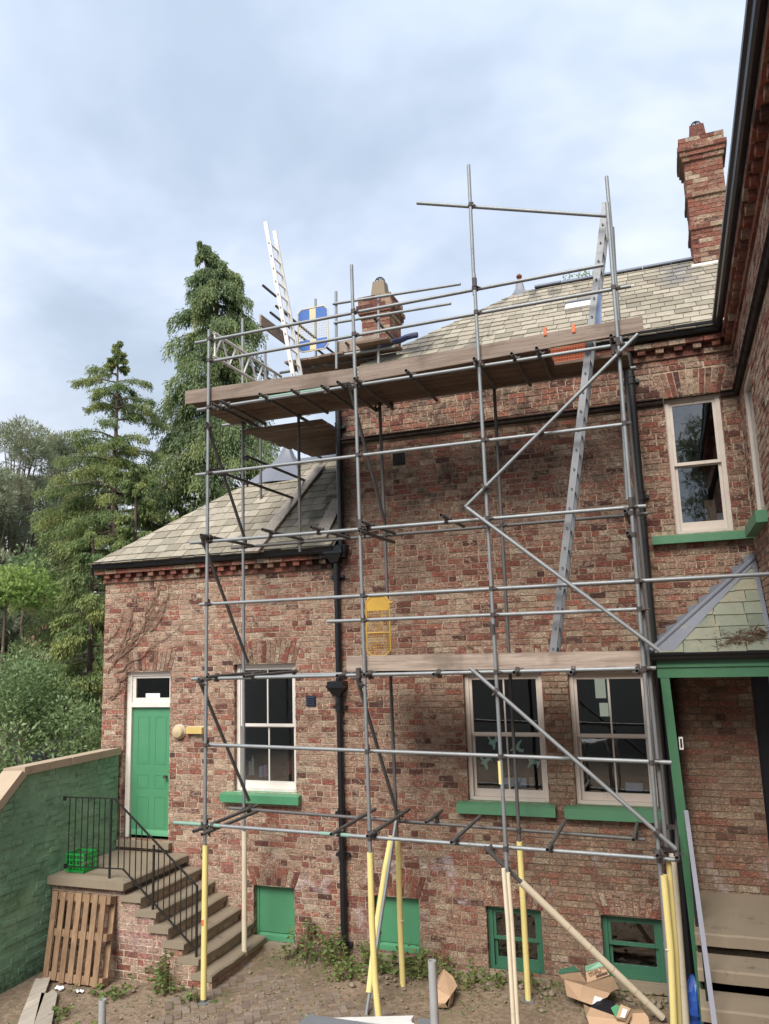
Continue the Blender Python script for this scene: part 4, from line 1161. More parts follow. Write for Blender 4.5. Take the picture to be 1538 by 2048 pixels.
# iron railing
rail = thing('iron_railing', 'black iron handrail with thin balusters along the stone steps', 'railing', (-1.4, FY + .1, LZ))
RY = FY + .09
def rp(px, py): return Yp(px, py, RY)
tl, tc, tr_ = rp(130, 1594), rp(229, 1597), rp(394, 1772)
bl, bc, br = rp(131, 1732), rp(246, 1738), rp(394, 1902)
MB().bar(tl, tc, .035, .014).build('top_rail', M['iron'], rail); MB().bar(tc, tr_, .035, .014).build('top_rail', M['iron'], rail)
MB().bar(bl, bc, .03, .012).build('bottom_rail', M['iron'], rail); MB().bar(bc, br, .03, .012).build('bottom_rail', M['iron'], rail)
def zrail(a, b, x): s = (x - a[0]) / (b[0] - a[0]); return a[2] + (b[2] - a[2]) * s
for px in (138, 150, 163, 175, 187, 198, 209): 
    x = rp(px, 1660)[0]; MB().box(x - .006, x + .006, RY - .006, RY + .006, zrail(bl, bc, x), zrail(tl, tc, x)).build('baluster', M['iron'], rail)
for k, px in enumerate(np.linspace(237, 384, 14)):
    if k in (6,): continue
    x = rp(px, 1700 + (px - 237) * .9)[0]
    zb = zrail(bc, br, x) if x > bc[0] else zrail(bl, bc, x)
    MB().box(x - .006, x + .006, RY - .006, RY + .006, zb, zrail(tc, tr_, x)).build('baluster', M['iron'], rail)
for (p, z) in ((rp(223, 1597), LZ - .003), (rp(308, 1690), .96), (rp(394, 1772), .40)):
    zt0 = p[2]; MB().box(p[0] - .013, p[0] + .013, RY - .013, RY + .013, z, zt0).build('post', M['iron'], rail)
MB().box(tl[0] - .02, tl[0] + .012, RY - .02, RY + .02, tl[2] - .05, tl[2] + .012).build('wall_fixing', M['iron'], rail)
MB().box(bl[0] - .02, bl[0] + .012, RY - .02, RY + .02, bl[2] - .03, bl[2] + .03).build('wall_fixing', M['iron'], rail)

# milk crate on the landing
def crate():
    c = Zp(131, 1744, LZ); x0, y0 = max(c[0], GX + .03), c[1]; w, dpt, h = .34, .30, .27
    root = thing('milk_crate', 'green plastic milk crate on the landing by the painted wall', 'crate', (x0 + w/2, y0 + dpt/2, LZ))
    z = LZ + .004
    t = MB()
    for zz, hh in ((z, .03), (z + .09, .02), (z + .17, .02), (z + h - .03, .03)):
        t.box(x0, x0 + w, y0, y0 + .012, zz, zz + hh).box(x0, x0 + w, y0 + dpt - .012, y0 + dpt, zz, zz + hh).box(x0, x0 + .012, y0 + .012, y0 + dpt - .012, zz, zz + hh).box(x0 + w - .012, x0 + w, y0 + .012, y0 + dpt - .012, zz, zz + hh)
    t.build('band', M['crate'], root)
    t = MB()
    for u in np.linspace(0, 1, 6):
        xx = x0 + u * (w - .014); t.box(xx, xx + .014, y0 - .003, y0 + .011, z + .001, z + h - .002).box(xx, xx + .014, y0 + dpt - .011, y0 + dpt + .003, z + .001, z + h - .002)
    for u in np.linspace(0.2, .8, 4):
        yy = y0 + u * (dpt - .014); t.box(x0 - .003, x0 + .011, yy, yy + .014, z + .001, z + h - .002).box(x0 + w - .011, x0 + w + .003, yy, yy + .014, z + .001, z + h - .002)
    t.build('upright', M['crate'], root)
    t = MB()
    for k in range(6): t.box(x0 + .012, x0 + w - .012, y0 + .02 + k * .045, y0 + .035 + k * .045, z + .002, z + .012)
    t.build('base_grid', M['crate'], root)
crate()

# pallet leaning on the brick side of the steps
def pallet():
    A, B = Yp(86, 1962, -1.80), Yp(203, 1980, -1.80)
    A[2] = B[2] = G0 + .03
    T0, T1 = Yp(108, 1782, -1.56), Yp(222, 1793, -1.56)
    root = thing('wooden_pallet', 'wooden pallet stood on edge against the brick side of the steps', 'pallet', ((A + B) / 2))
    up = ((T0 + T1) / 2 - (A + B) / 2); H = np.linalg.norm(up); up /= H
    ac = (B - A); Wd = np.linalg.norm(ac); ac /= Wd; nn = np.cross(ac, up); nn = nn if nn[1] < 0 else -nn
    o = A
    def pt(u, v, n): return o + ac * u + up * v + nn * n
    def slat(name, u0, u1, v0, v1, n0, n1):
        MB().hexa([pt(u0, v0, n0), pt(u1, v0, n0), pt(u1, v0, n1), pt(u0, v0, n1), pt(u0, v1, n0), pt(u1, v1, n0), pt(u1, v1, n1), pt(u0, v1, n1)]).build(name, M['pallet'], root)
    n = 7; sw = Wd * .088
    for k in range(n):
        u = (Wd - sw) * k / (n - 1) * .93; slat('slat', u, u + sw, random.uniform(-.012, .012), H + random.uniform(-.012, .012), .0, .02)
    for (v0, v1) in ((.0, .11), (H * .49, H * .49 + .10), (H - .11, H)):
        slat('stringer', 0, Wd * 1.0, v0 + .005, v1, -.022, -.001)
        for u in (0, Wd * .45, Wd - .10): slat('block', u, u + .10, v0 + .008, v1 - .004, -.112, -.0225)
    for u in (0, Wd * .45, Wd - .10): slat('base_board', u, u + .10, 0, H, -.135, -.1125)
pallet()

# two broken boards lying on the soil
def lying(name, label, a, b, w, th, mat, nick):
    a, b = np.asarray(a), np.asarray(b); d = (b - a) / np.linalg.norm(b - a); s = np.cross(ZA, d)
    L = np.linalg.norm(b - a); outl = [(0, -w/2), (L - nick[0], -w/2), (L, -w/6), (L - nick[1], w/8), (L - nick[2], w/2), (0, w/2)]; n = len(outl)
    v = [a + d * q[0] + s * q[1] for q in outl] + [a + d * q[0] + s * q[1] + ZA * th for q in outl]
    t = MB().add(v, [tuple(range(n))[::-1], tuple(range(n, 2*n))] + [(i, (i+1) % n, n + (i+1) % n, n + i) for i in range(n)])
    return tag(t.build(name, mat), label, 'plank', 'broken boards on the soil')
z_ = G0 + .03
p1a, p1b = Zp(46, 2068, z_), Zp(82, 1962, z_); p2a, p2b = Zp(82, 2068, z_), Zp(100, 1985, z_)
lying('plank', 'longer grey plank on the soil, left of the two by the painted wall', p1a, p1b + np.array([0, .04, 0]), .20, .035, M['plank'], (.03, .04, .0))
lying('plank', 'shorter grey plank with a splintered end, right of the two on the soil', p2a, p2b, .21, .035, M['plank'], (.16, .10, .05))
for (px, py, lab, mt) in ((118, 1978, 'crumpled pale blue wrapper on the soil under the pallet', 'paper_blue'), (158, 1984, 'small white scrap of litter on the soil below the pallet', 'paper')):
    c = Zp(px, py, G0 + .02); rs = random.Random(px); t = MB(); n = 5
    g = {(i, j): c + np.array([(i - 2) * .035, (j - 2) * .018, rs.uniform(0, .035)]) for i in range(n) for j in range(n)}
    v = [g[i, j] for i in range(n) for j in range(n)]; t.add(v, [(i*n+j, (i+1)*n+j, (i+1)*n+j+1, i*n+j+1) for i in range(n-1) for j in range(n-1)])
    tag(t.build('litter', M[mt]), lab, 'litter')

# ------------------------------------------------------------------ porch on the right
porch = thing('porch', 'green timber porch with hipped green slate roof over the right steps', 'porch', (6.6, -.4, G0))
PX0, PY0, PZ = 5.95, -.95, 4.50
PA, PB, PC = np.array([PX0, PY0, PZ]), np.array([XR - .01, PY0, PZ]), np.array([XR - .01, WY - .01, 5.64])
pd = np.array([PX0, WY - .01, PZ])
t = MB(); t.add([PA, PB, PC, pd], [(0, 1, 2), (0, 2, 3)])
t.add([PA - ZA * .03, PB - ZA * .03, np.array([XR - .01, WY - .01, PZ - .03]), pd - ZA * .03], [(3, 2, 1, 0)])
proof = t.build('roof', M['underlay'], porch)
sv = np.array([0, PC[1] - PA[1], PC[2] - PA[2]]); SLp = np.linalg.norm(sv); sv /= SLp
slope(proof, (0, PY0 - .03, PZ - .02), XA, sv, lambda s: (PX0 + (XR - PX0) * s / SLp, XR - .02), SLp, .205, M['slate_porch'], 300, 17, .36)
sl2 = np.array([PC[0] - PX0, 0, PC[2] - PZ]); SLq = np.linalg.norm(sl2); sl2 /= SLq
slope(proof, (PX0 - .03, 0, PZ - .02), -YA, sl2, lambda s: (-(WY - .01), -PY0 - (WY - PY0) * s / SLq), SLq, .205, M['slate_porch'], 60, 18, .36)
# lead roll on the hip with its sheet, and stepped flashing on the wall
hd = PC - PA; hl = np.linalg.norm(hd); hd /= hl
nf = np.cross(XA, sv); nf /= np.linalg.norm(nf); nf = nf if nf[2] > 0 else -nf
lo = nf * .035
MB().tube(PA + ZA * .06 - hd * .06, PC + ZA * .07, .036, 12, hollow=False).build('lead_roll', M['lead'], proof, smooth=True)
wv = np.array([.30, -.02, 0])
a_, b_ = PA + lo, PC + lo
w0 = XA * .24
t = MB(); t.hexa([a_ - ZA*.0, a_ + w0, b_ + w0 * .15 - hd * .12, b_, a_ + nf * .014, a_ + w0 + nf * .014, b_ + w0 * .15 - hd * .12 + nf * .014, b_ + nf * .014]); t.build('lead_sheet', M['lead'], proof)
for k in range(9):
    s0, s1 = k / 9, (k + 1) / 9; q0, q1 = pd + (PC - pd) * s0, pd + (PC - pd) * s1
    z1 = q1[2] + .13
    MB().add([(q0[0], WY - .016, q0[2] - .02), (q1[0], WY - .016, q1[2] - .02), (q1[0], WY - .016, z1), (q0[0], WY - .016, z1 - .05), (q0[0], WY - .004, q0[2] - .02), (q1[0], WY - .004, q1[2] - .02), (q1[0], WY - .004, z1), (q0[0], WY - .004, z1 - .05)],
             [(0, 1, 2, 3), (4, 7, 6, 5), (0, 4, 5, 1), (1, 5, 6, 2), (2, 6, 7, 3), (3, 7, 4, 0)]).build('step_flashing', M['lead'], proof)
MB().hexa([PB + lo - XA * .05 - sv * 0, PB + lo, PC + lo, PC + lo - XA * .05, PB + lo - XA * .05 + nf * .012, PB + lo + nf * .012, PC + lo + nf * .012, PC + lo - XA * .05 + nf * .012]).build('lead_edge', M['lead'], proof)
gutter(porch, (PX0 - .10, PY0 - .02, PZ - .085), (XR - .01, PY0 - .02, PZ - .085), M['black'], .09, .10, side=-YA)
gutter(porch, (PX0 - .02, PY0 - .02, PZ - .085), (PX0 - .02, WY - .01, PZ - .085), M['black'], .09, .09, side=-XA)
MB().box(PX0 + .02, XR - .01, PY0 + .0, PY0 + .06, PZ - .30, PZ - .035).build('fascia', M['green_post'], porch)
MB().box(PX0 + .02, XR - .01, PY0 - .018, PY0 - .002, PZ - .175, PZ - .145).build('fascia_mould', M['green_post'], porch)
pb = Yp(1330, 1330, -.9); pe = Yp(1432, 2048, -.9)
t = MB(); xa, xb = PX0 + .05, PX0 + .165
zfoot = G0
t.hexa([(xa + .12, PY0 + .005, zfoot), (xb + .13, PY0 + .005, zfoot), (xb + .13, PY0 + .145, zfoot), (xa + .12, PY0 + .145, zfoot), (xa, PY0 + .005, PZ - .301), (xb - .01, PY0 + .005, PZ - .301), (xb - .01, PY0 + .145, PZ - .301), (xa, PY0 + .145, PZ - .301)])
t.build('post', M['green_post'], porch)
MB().box(PORCH_DOOR[0], PORCH_DOOR[1], WY + .12, WY + .17, PORCH_DOOR[2], PORCH_DOOR[3]).build('porch_door', M['black'], porch)
c = Yp(1354, 1484, -.78)
t = MB(); cx = PX0 + .235
t.box(cx - .035, cx - .022, PY0 + .05, PY0 + .062, c[2] - .075, c[2] + .075).box(cx - .022, cx + .012, PY0 + .05, PY0 + .062, c[2] + .055, c[2] + .075).box(cx - .022, cx + .012, PY0 + .05, PY0 + .062, c[2] - .075, c[2] - .055).box(cx + .0, cx + .012, PY0 + .049, PY0 + .061, c[2] - .055, c[2] + .055)
t.build('latch', M['white'], porch)
# steps and landing under the porch
ps = thing('porch_steps', 'mossy stone steps and landing under the green porch', 'steps', (6.75, -.8, G0))
pz = 1.30
rs = random.Random(4)
def pslab(y0, y1, z, th, name):
    t = MB(); n = 8; xs = np.linspace(6.14, XR - .012, n); v = []; f = []
    for xx in xs:
        w = rs.uniform(-.012, .006); v += [(xx, y1, z - th), (xx, y0 + w, z - th), (xx, y0 + w, z - .018), (xx, y0 + w + .02, z + rs.uniform(-.003, .002)), (xx, y1, z)]
    for k in range(n-1):
        for i in range(5): f.append((k*5+i, (k+1)*5+i, (k+1)*5+(i+1) % 5, k*5+(i+1) % 5))
    f += [tuple(range(5)), tuple(range((n-1)*5, n*5))[::-1]]
    t.add(v, f).build(name, M['stone'], ps)
pz = 1.45; yf = Zp(1430, 1868, pz)[1]
pslab(yf, WY - .01, pz, .13, 'landing')
yy = yf
for k in range(1, 6):
    z = pz - k * .225
    pslab(yy - .40, yy + .10, z, .125, 'step')
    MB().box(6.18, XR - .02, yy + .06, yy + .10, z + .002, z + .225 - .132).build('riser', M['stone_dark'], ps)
    yy -= .40
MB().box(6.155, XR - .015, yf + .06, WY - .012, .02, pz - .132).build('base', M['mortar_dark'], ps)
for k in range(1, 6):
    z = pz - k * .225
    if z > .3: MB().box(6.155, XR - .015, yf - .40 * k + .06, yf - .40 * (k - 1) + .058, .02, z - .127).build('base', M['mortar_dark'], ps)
# grey handrail beside the porch steps
ha, hb = Yp(1372, 1622, -1.02), Yp(1434, 2085, -2.9)
hr = thing('handrail', 'pale grey timber handrail sloping down beside the porch steps', 'handrail', tuple(hb))
hm = paint_mat('grey_lilac_paint', (.22, .22, .26), .5, .6, (.16, .15, .15), 8)
MB().bar(ha, hb, .048, .03).build('rail', hm, hr)
for s in (.12, .55, .9):
    q = ha + (hb - ha) * s; MB().box(q[0] - .02, q[0] + .02, q[1] - .02, q[1] + .02, max(G0, q[2] - 1.0), q[2] - .02).build('bracket', M['iron'], hr)
# twigs caught on the porch slates
def twigs():
    rs = random.Random(2); t = MB(); n = np.array([0, -sv[2], sv[1]])
    for (u, v, r, k) in ((1490, 1276, 26, 230), (1455, 1293, 22, 60), (1520, 1270, 16, 110)):
        for _ in range(k):
            px, py = u + rs.gauss(0, r), v + rs.gauss(0, r * .28); d = Yp(px, py, 0) - CAM
            q0 = PA + nf * .03; s = np.dot(q0 - CAM, nf) / np.dot(d, nf); p = CAM + d * s
            if p[0] > XR - .05 or p[1] < PY0: continue
            hgt = abs(rs.gauss(0, .04)) * math.exp(-((px - u) / r) ** 2); p = p + nf * hgt
            e = np.array([rs.uniform(-1, 1), rs.uniform(-.5, .5), rs.uniform(-.4, .4)]); e = e / np.linalg.norm(e) * rs.uniform(.04, .11)
            t.tube(p, p + e, .004, 4, r2=.002, hollow=False, caps=False)
    o = t.build('twig_heap', M['twig']); tag(o, 'brown heap of twigs and moss lying on the porch slates', 'twigs')
twigs()
c = Zp(1392, 1995, .32)
# ------------------------------------------------------------------ scaffold
scaf = thing('scaffold', 'steel tube and board scaffold standing in front of the brick houses', 'scaffold', (2.9, -1.1, G0))
TR = .0242
TUBES = []
def tube(name, a, b, mat='steel', parent=None, couple=True):
    a, b = np.asarray(a, float), np.asarray(b, float)
    o = MB().tube(a, b, TR, 12).build(name, M[mat], parent or scaf, smooth=True)
    if couple: TUBES.append((a, b, o))
    return o
FYP, BYP = -1.75, -.50                   # planes of the front and back standards
LI, LB = -1.70, -.45                     # ledgers just inside them
F = lambda px, py, y=FYP: Yp(px, py, y)
def down(a, b, z):                        # extend line a-b to height z
    s = (z - a[2]) / (b[2] - a[2]); return a + (b - a) * s
def standard(p, q, y, foot=None, mat='steel', name='standard'):
    a, b = Yp(*p, y), Yp(*q, y)
    if foot is not None: b = down(a, b, foot)
    return tube(name, a, b, mat), a, b
S1, *_ = standard((418, 660), (407, 2003), FYP, G0 + .02)
S2, s2a, s2b = standard((703, 530), (741, 1720), FYP, .20)
S3, s3a, s3b = standard((948, 548), (1031, 2048), FYP, G0 + .02)
S3t, *_ = standard((937, 330), (949, 590), FYP - .0)
S4, s4a, s4b = standard((1214, 405), (1345, 2048), FYP, G0 + .02)
S4t, *_ = standard((1213, 353), (1243, 700), FYP + .35, None)
S4m, *_ = standard((1225, 455), (1255, 1000), FYP + .55, None)
S4n, *_ = standard((1262, 975), (1333, 1700), FYP + .12, None)
B1, *_ = standard((485, 637), (489, 1925), BYP, G0 + .02)
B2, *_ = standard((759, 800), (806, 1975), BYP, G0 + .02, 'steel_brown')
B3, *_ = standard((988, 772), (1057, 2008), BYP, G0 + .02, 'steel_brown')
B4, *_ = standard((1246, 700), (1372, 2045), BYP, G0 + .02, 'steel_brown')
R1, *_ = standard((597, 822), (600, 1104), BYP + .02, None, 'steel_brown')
R2, *_ = standard((520, 800), (522, 1006), 1.25, None, 'steel_brown')
def ledger(p, q, y=LI, mat='steel', name='ledger'): return tube(name, Yp(*p, y), Yp(*q, y), mat)
l1 = ledger((348, 1645), (1357, 1720))
ledger((410, 1489), (1343, 1525), name='guard_rail')
ledger((384, 1358), (1312, 1336))
ledger((655, 1243), (1286, 1218), name='guard_rail')
a0, a1 = Yp(400, 1209, LI), Yp(1538, 1148, LI); tube('guard_rail', a0, a0 + (a1 - a0) * 1.02)
ledger((381, 1086), (1292, 1012))
ledger((392, 950), (1262, 847), name='guard_rail')
ledger((395, 820), (1268, 685))
ledger((416, 724), (1262, 572), name='guard_rail')
ledger((391, 686), (1207, 530), name='guard_rail')
ledger((834, 406), (1214, 432), LI, name='guard_rail')
ledger((459, 1616), (1290, 1679), LB, 'steel_brown')
ledger((470, 1352), (1308, 1335), LB)
ledger((463, 1096), (1296, 1027), LB, 'steel_brown')
ledger((445, 851), (1272, 735), LB)
# transoms (front end pixel at the front plane, run in +y)
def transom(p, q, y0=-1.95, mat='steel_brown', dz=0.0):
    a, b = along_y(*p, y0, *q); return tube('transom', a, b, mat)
for p, q in (((387, 1663), (513, 1608)), ((404, 1669), (516, 1626)), ((662, 1669), (750, 1619)), ((735, 1673), (820, 1621)), ((903, 1685), (958, 1630)), ((1095, 1700), (1128, 1638)), ((1315, 1712), (1318, 1650)), ((1354, 1716), (1350, 1640))): transom(p, q)
transom((852, 1645), (882, 1621), -.95); transom((1267, 1680), (1269, 1642), -.95)
for p, q in (((414, 1354), (532, 1340)), ((488, 1353), (592, 1338)), ((674, 1352), (760, 1340)), ((728, 1350), (815, 1336)), ((867, 1349), (930, 1335)), ((1028, 1345), (1070, 1332)), ((1142, 1345), (1165, 1332)), ((1274, 1342), (1280, 1330))): transom(p, q)
for p, q in (((402, 1070), (505, 1093)), ((525, 1059), (604, 1083)), ((622, 1054), (698, 1077)), ((725, 1044), (789, 1068)), ((719, 1062), (788, 1086)), ((882, 1030), (928, 1053)), ((1255, 1066), (1262, 1085)), ((1250, 1022), (1262, 1045))): transom(p, q)
for p, q in (((425, 808), (500, 880)), ((442, 803), (520, 870)), ((519, 788), (600, 852)), ((583, 780), (648, 838)), ((643, 772), (700, 826)), ((675, 764), (745, 830)), ((709, 757), (785, 820)), ((812, 741), (872, 803)), ((948, 717), (990, 775)), ((1023, 707), (1062, 770)), ((1073, 696), (1104, 760)), ((1222, 671), (1240, 735))): transom(p, q, -1.93)
# tubes under the return round the corner of the tall house
for p, q, y0 in (((504, 847), (690, 932), -.45), ((604, 836), (690, 884), -.45), ((494, 913), (663, 986), -.55), ((419, 937), (589, 1001), -1.65)):
    a, b = along_y(*p, y0, *q); tube('transom', a, b, 'steel_brown')
a, b = along_y(494, 913, -.55, 663, 986); tube('ledger', b + np.array([-.95, -.05, .05]), b + np.array([.12, -.05, .05]))
# facade braces and cross braces
def brace(p, y0, q, y1, mat='steel'): return tube('brace', Yp(*p, y0), Yp(*q, y1), mat)
brace((1276, 668), -1.81, (931, 1014), -1.81); brace((933, 1015), -1.86, (1322, 1304), -1.86); brace((940, 1336), -1.81, (1352, 1698), -1.81)
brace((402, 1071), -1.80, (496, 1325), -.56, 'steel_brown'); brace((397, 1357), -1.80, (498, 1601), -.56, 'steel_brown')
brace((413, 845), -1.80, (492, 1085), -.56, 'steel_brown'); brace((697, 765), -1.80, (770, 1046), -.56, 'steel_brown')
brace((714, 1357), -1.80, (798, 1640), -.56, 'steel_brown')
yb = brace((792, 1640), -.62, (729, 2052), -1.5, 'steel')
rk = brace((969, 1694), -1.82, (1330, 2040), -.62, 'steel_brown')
# pole joints (sleeve couplers)
def sleeve(p, y): c = Yp(*p, y); MB().tube(c - ZA * .06, c + ZA * .06, .033, 10, hollow=False).build('sleeve_coupler', M['coupler'], scaf)
for p in ((949, 565), (720, 1048), (717, 1345), (1262, 1005), (985, 1258), (1228, 700)): sleeve(p, FYP - .01)

# couplers wherever two tubes pass
def clasp():
    t = MB()
    t.tube((-.027, 0, 0), (.027, 0, 0), .0325, 8, hollow=False)
    t.tube((0, -.027, .053), (0, .027, .053), .0325, 8, hollow=False)
    t.box(-.022, .022, -.022, .022, .018, .040)
    t.box(-.012, .012, .030, .062, -.012, .012); t.tube((0, .035, 0), (0, .075, -.01), .0085, 6, hollow=False)
    t.box(.028, .06, -.012, .012, .045, .068); t.tube((.035, 0, .05), (.078, 0, .04), .0085, 6, hollow=False)
    return t
cm = None
def closest(a, b, c, d):
    u, v, w = b - a, d - c, a - c; A, B, Cc, D, E = u @ u, u @ v, v @ v, u @ w, v @ w; den = A * Cc - B * B
    if den < 1e-6 * A * Cc: return None
    s, t = (B * E - Cc * D) / den, (A * E - B * D) / den
    if not (0 < s < 1 and 0 < t < 1): return None
    return a + u * s, c + v * t, u / math.sqrt(A), v / math.sqrt(Cc)
for i in range(len(TUBES)):
    for j in range(i):
        r = closest(TUBES[i][0], TUBES[i][1], TUBES[j][0], TUBES[j][1])
        if r is None: continue
        p, q, u, v = r; g = q - p; L = np.linalg.norm(g)
        if L > .125: continue
        if L < .01: g = np.cross(u, v); g /= np.linalg.norm(g)
        else: g = g / L
        zz = g - u * (g @ u); zz /= np.linalg.norm(zz); yy = np.cross(zz, u)
        if cm is None:
            ob = clasp().build('coupler', M['coupler'], None, origin=False); cm = ob
        else: ob = cm.copy(); C.objects.link(ob)
        mid = (p + q) / 2 - zz * .0265
        ob.rotation_euler = Matrix((u, yy, zz)).transposed().to_euler(); ob.location = mid
        ob.parent = scaf; ob.location = Vector(mid) - scaf.location

# painted lengths of tube
def band(p, q, y, mat): MB().tube(Yp(*p, y), Yp(*q, y), TR + .0012, 12).build('paint_band', M[mat], scaf, smooth=True)
band((349, 1645.1), (440, 1651.8), LI, 'tube_green'); band((640, 1666.6), (700, 1671), LI, 'tube_green')
a_, b_ = TUBES[0][0], TUBES[0][1]
band((520, 797.7), (650, 777.4), LI, 'tube_green')
band((999.5, 1522), (1002, 1568), FYP, 'foam_yellow')
# base plates
for (px, py, y) in ((407, 2003, FYP), (489, 1927, BYP), (1057, 2008, BYP)):
    c = Yp(px, py, y); MB().box(c[0] - .075, c[0] + .075, y - .075, y + .075, G0 + .008, G0 + .02).build('base_plate', M['steel'], scaf)
# foam sleeves
def foam(path, y, mat, parent, r=.040, seams=()):
    pts = [Yp(px, py, yy) for (px, py), yy in zip(path, y)]
    t = MB(); n = len(pts)
    for k in range(n - 1):
        t.tube(pts[k], pts[k + 1], r, 14, hollow=(n == 2))
    o = t.build('foam_sleeve', M[mat], parent, smooth=True)
    for s in seams:
        p = pts[0] + (pts[-1] - pts[0]) * s; d = (pts[-1] - pts[0]); d /= np.linalg.norm(d)
        MB().tube(p - d * .004, p + d * .004, r + .0015, 14, hollow=False).build('seam', M['foam_cream'] if mat == 'foam_yellow' else M['card'], parent)
    return o
foam([(411, 1690), (407, 1998)], [FYP] * 2, 'foam_yellow', S1, seams=(.48,))
MB().tube(Yp(408.5, 1838, FYP), Yp(408.3, 1850, FYP), .0412, 14, hollow=False).build('marker_band', M['orange'], S1)
foam([(489, 1662), (489, 1911)], [BYP] * 2, 'foam_cream', B1)
foam([(740, 1705), (744, 1850), (750, 1960), (758, 2041)], [FYP, FYP, FYP - .01, FYP - .02], 'foam_yellow', S2)
foam([(783, 1672), (770, 1740), (752, 1860), (738, 1985)], [-.70, -.84, -1.10, -1.37], 'foam_yellow', yb)
MB().tube(Yp(757.5, 1862, -1.04), Yp(756, 1868, -1.06), .0418, 14, hollow=False).build('tape', M['black'], yb)
foam([(796, 1680), (800, 1840), (806, 1972)], [BYP] * 3, 'foam_yellow', B2, seams=(.56,))
foam([(1039, 1683), (1046, 1800), (1057, 2002)], [BYP] * 3, 'foam_yellow', B3, seams=(.35,))
foam([(1007, 1737), (1016, 1850), (1028, 2060)], [FYP - .045] * 3, 'foam_cream', S3, .026)
foam([(1016, 1745), (1024, 1850), (1036, 2060)], [FYP - .02] * 3, 'foam_cream', S3, .026)
def on_line(p, q, y0, y1, px):
    a, b = Yp(*p, y0), Yp(*q, y1); s = min(np.linspace(0, 1, 400), key=lambda s: abs(proj(a + (b - a) * s)[0] - px)); return a + (b - a) * s
ra, rb = on_line((969, 1694), (1330, 2040), -1.82, -.62, 1041), on_line((969, 1694), (1330, 2040), -1.82, -.62, 1325)
fo = MB().tube(ra, rb, .043, 14).build('foam_sleeve', M['foam_cream'], rk, smooth=True)
for s in (.33, .48, .64, .80, .88):
    p = ra + (rb - ra) * s; d = (rb - ra) / np.linalg.norm(rb - ra); MB().tube(p - d * .004, p + d * .004, .0445, 14, hollow=False).build('seam', M['card'], rk)
foam([(1327, 1750), (1341, 1900), (1349, 2070)], [FYP] * 3, 'foam_yellow', S4, seams=(.47,))
foam([(1337, 1722), (1352, 1900), (1360, 2060)], [FYP + .12] * 3, 'foam_yellow', S4n, .03)
foam([(1345, 1705), (1358, 1860), (1373, 2060)], [BYP - .4] * 3, 'foam_cream', B4, .042)

# boards
def board(name, x0, x1, y0, y1, z0, z1, mat='board', par=None): return MB().box(x0, x1, y0, y1, z0, z1).build(name, M[mat], par or scaf)
zb4 = 8.385
for k in range(6):
    y0 = -1.66 + k * .208; y1 = y0 + .190
    for (a, b) in ((-.36, 1.55), (1.56, 3.9), (3.91, 5.0 if k < 3 else 5.95)):
        board('deck_board', a + random.uniform(-.05, .0), b - .004, y0, y1, zb4 + random.uniform(-.006, .006), zb4 + .038)
zb2 = 4.415
for k in range(5):
    y0 = -1.66 + k * .24; board('deck_board', 2.1 + random.uniform(-.06, .04), 5.87, y0, y0 + .228, zb2 + random.uniform(0, .006), zb2 + .038)
def toe(p, q, z0, z1, y, name='toe_board', mat='toe'):
    a, b = Yp(*p, y), Yp(*q, y); MB().hexa([(a[0], y, z0[0]), (b[0], y, z0[1]), (b[0], y + .038, z0[1]), (a[0], y + .038, z0[0]), (a[0], y, z1[0]), (b[0], y, z1[1]), (b[0], y + .038, z1[1]), (a[0], y + .038, z1[0])]).build(name, M[mat], scaf)
ty = -1.705
toe((370, 795), (713, 750), (8.40, 8.322), (8.608, 8.54), ty); toe((717, 748), (1286, 645), (8.325, 8.42), (8.545, 8.615), ty + .002)
toe((693, 1327), (1292, 1320), (4.375, 4.36), (4.575, 4.55), ty)
# the return platform along the side of the tall house
for k in range(9):
    y0 = -.36 + k * .24; board('deck_board', -.32 + random.uniform(-.06, .06) + k * .045, 1.20, y0, y0 + .218, 8.27 + random.uniform(0, .006), 8.308)
# chimney platform: boards laid front to back
cz = 9.60
for k in range(7):
    x0 = .22 + k * .228; board('deck_board', x0, x0 + .208, .28 + random.uniform(-.05, .05), 2.05, cz + random.uniform(0, .006), cz + .038, 'board_y')
for (y_, z_) in ((.5, cz - .03), (1.75, cz - .03)): tube('transom', (.0, y_, z_ - .03), (2.2, y_, z_ - .03), 'steel_brown')
toe((675, 690), (757, 670), (cz + .04, cz + .04), (cz + .25, cz + .26), .30)
a, b = along_y(519, 652, .0, 578, 692)
MB().hexa([a, a + XA * .036, b + XA * .036, b, a + ZA * .21, a + XA * .036 + ZA * .21, b + XA * .036 + ZA * .21, b + ZA * .21]).build('toe_board', M['toe'], scaf)
for (p, q, y) in (((672, 583), (673, 738), .25), ((757, 590), (757, 728), .30), ((631, 598), (632, 726), 1.9), ((530, 690), (531, 760), .1)): tube('standard', Yp(*p, y), Yp(*q, y))
tube('guard_rail', Yp(666, 608, .22), Yp(921, 568, .22)); tube('guard_rail', Yp(668, 646, .22), Yp(902, 607, .22)); tube('ledger', Yp(672, 712, .3), Yp(790, 694, .3))
for (p, q, y0) in (((526, 571), (556, 589), .05), ((541, 625), (730, 735), .0), ((552, 612), (745, 716), .1), ((750, 639), (798, 690), .25), ((692, 686), (735, 722), .2), ((430, 690), (560, 768), -.6)):
    a, b = along_y(*p, y0, *q); tube('transom', a, b, 'steel_brown')
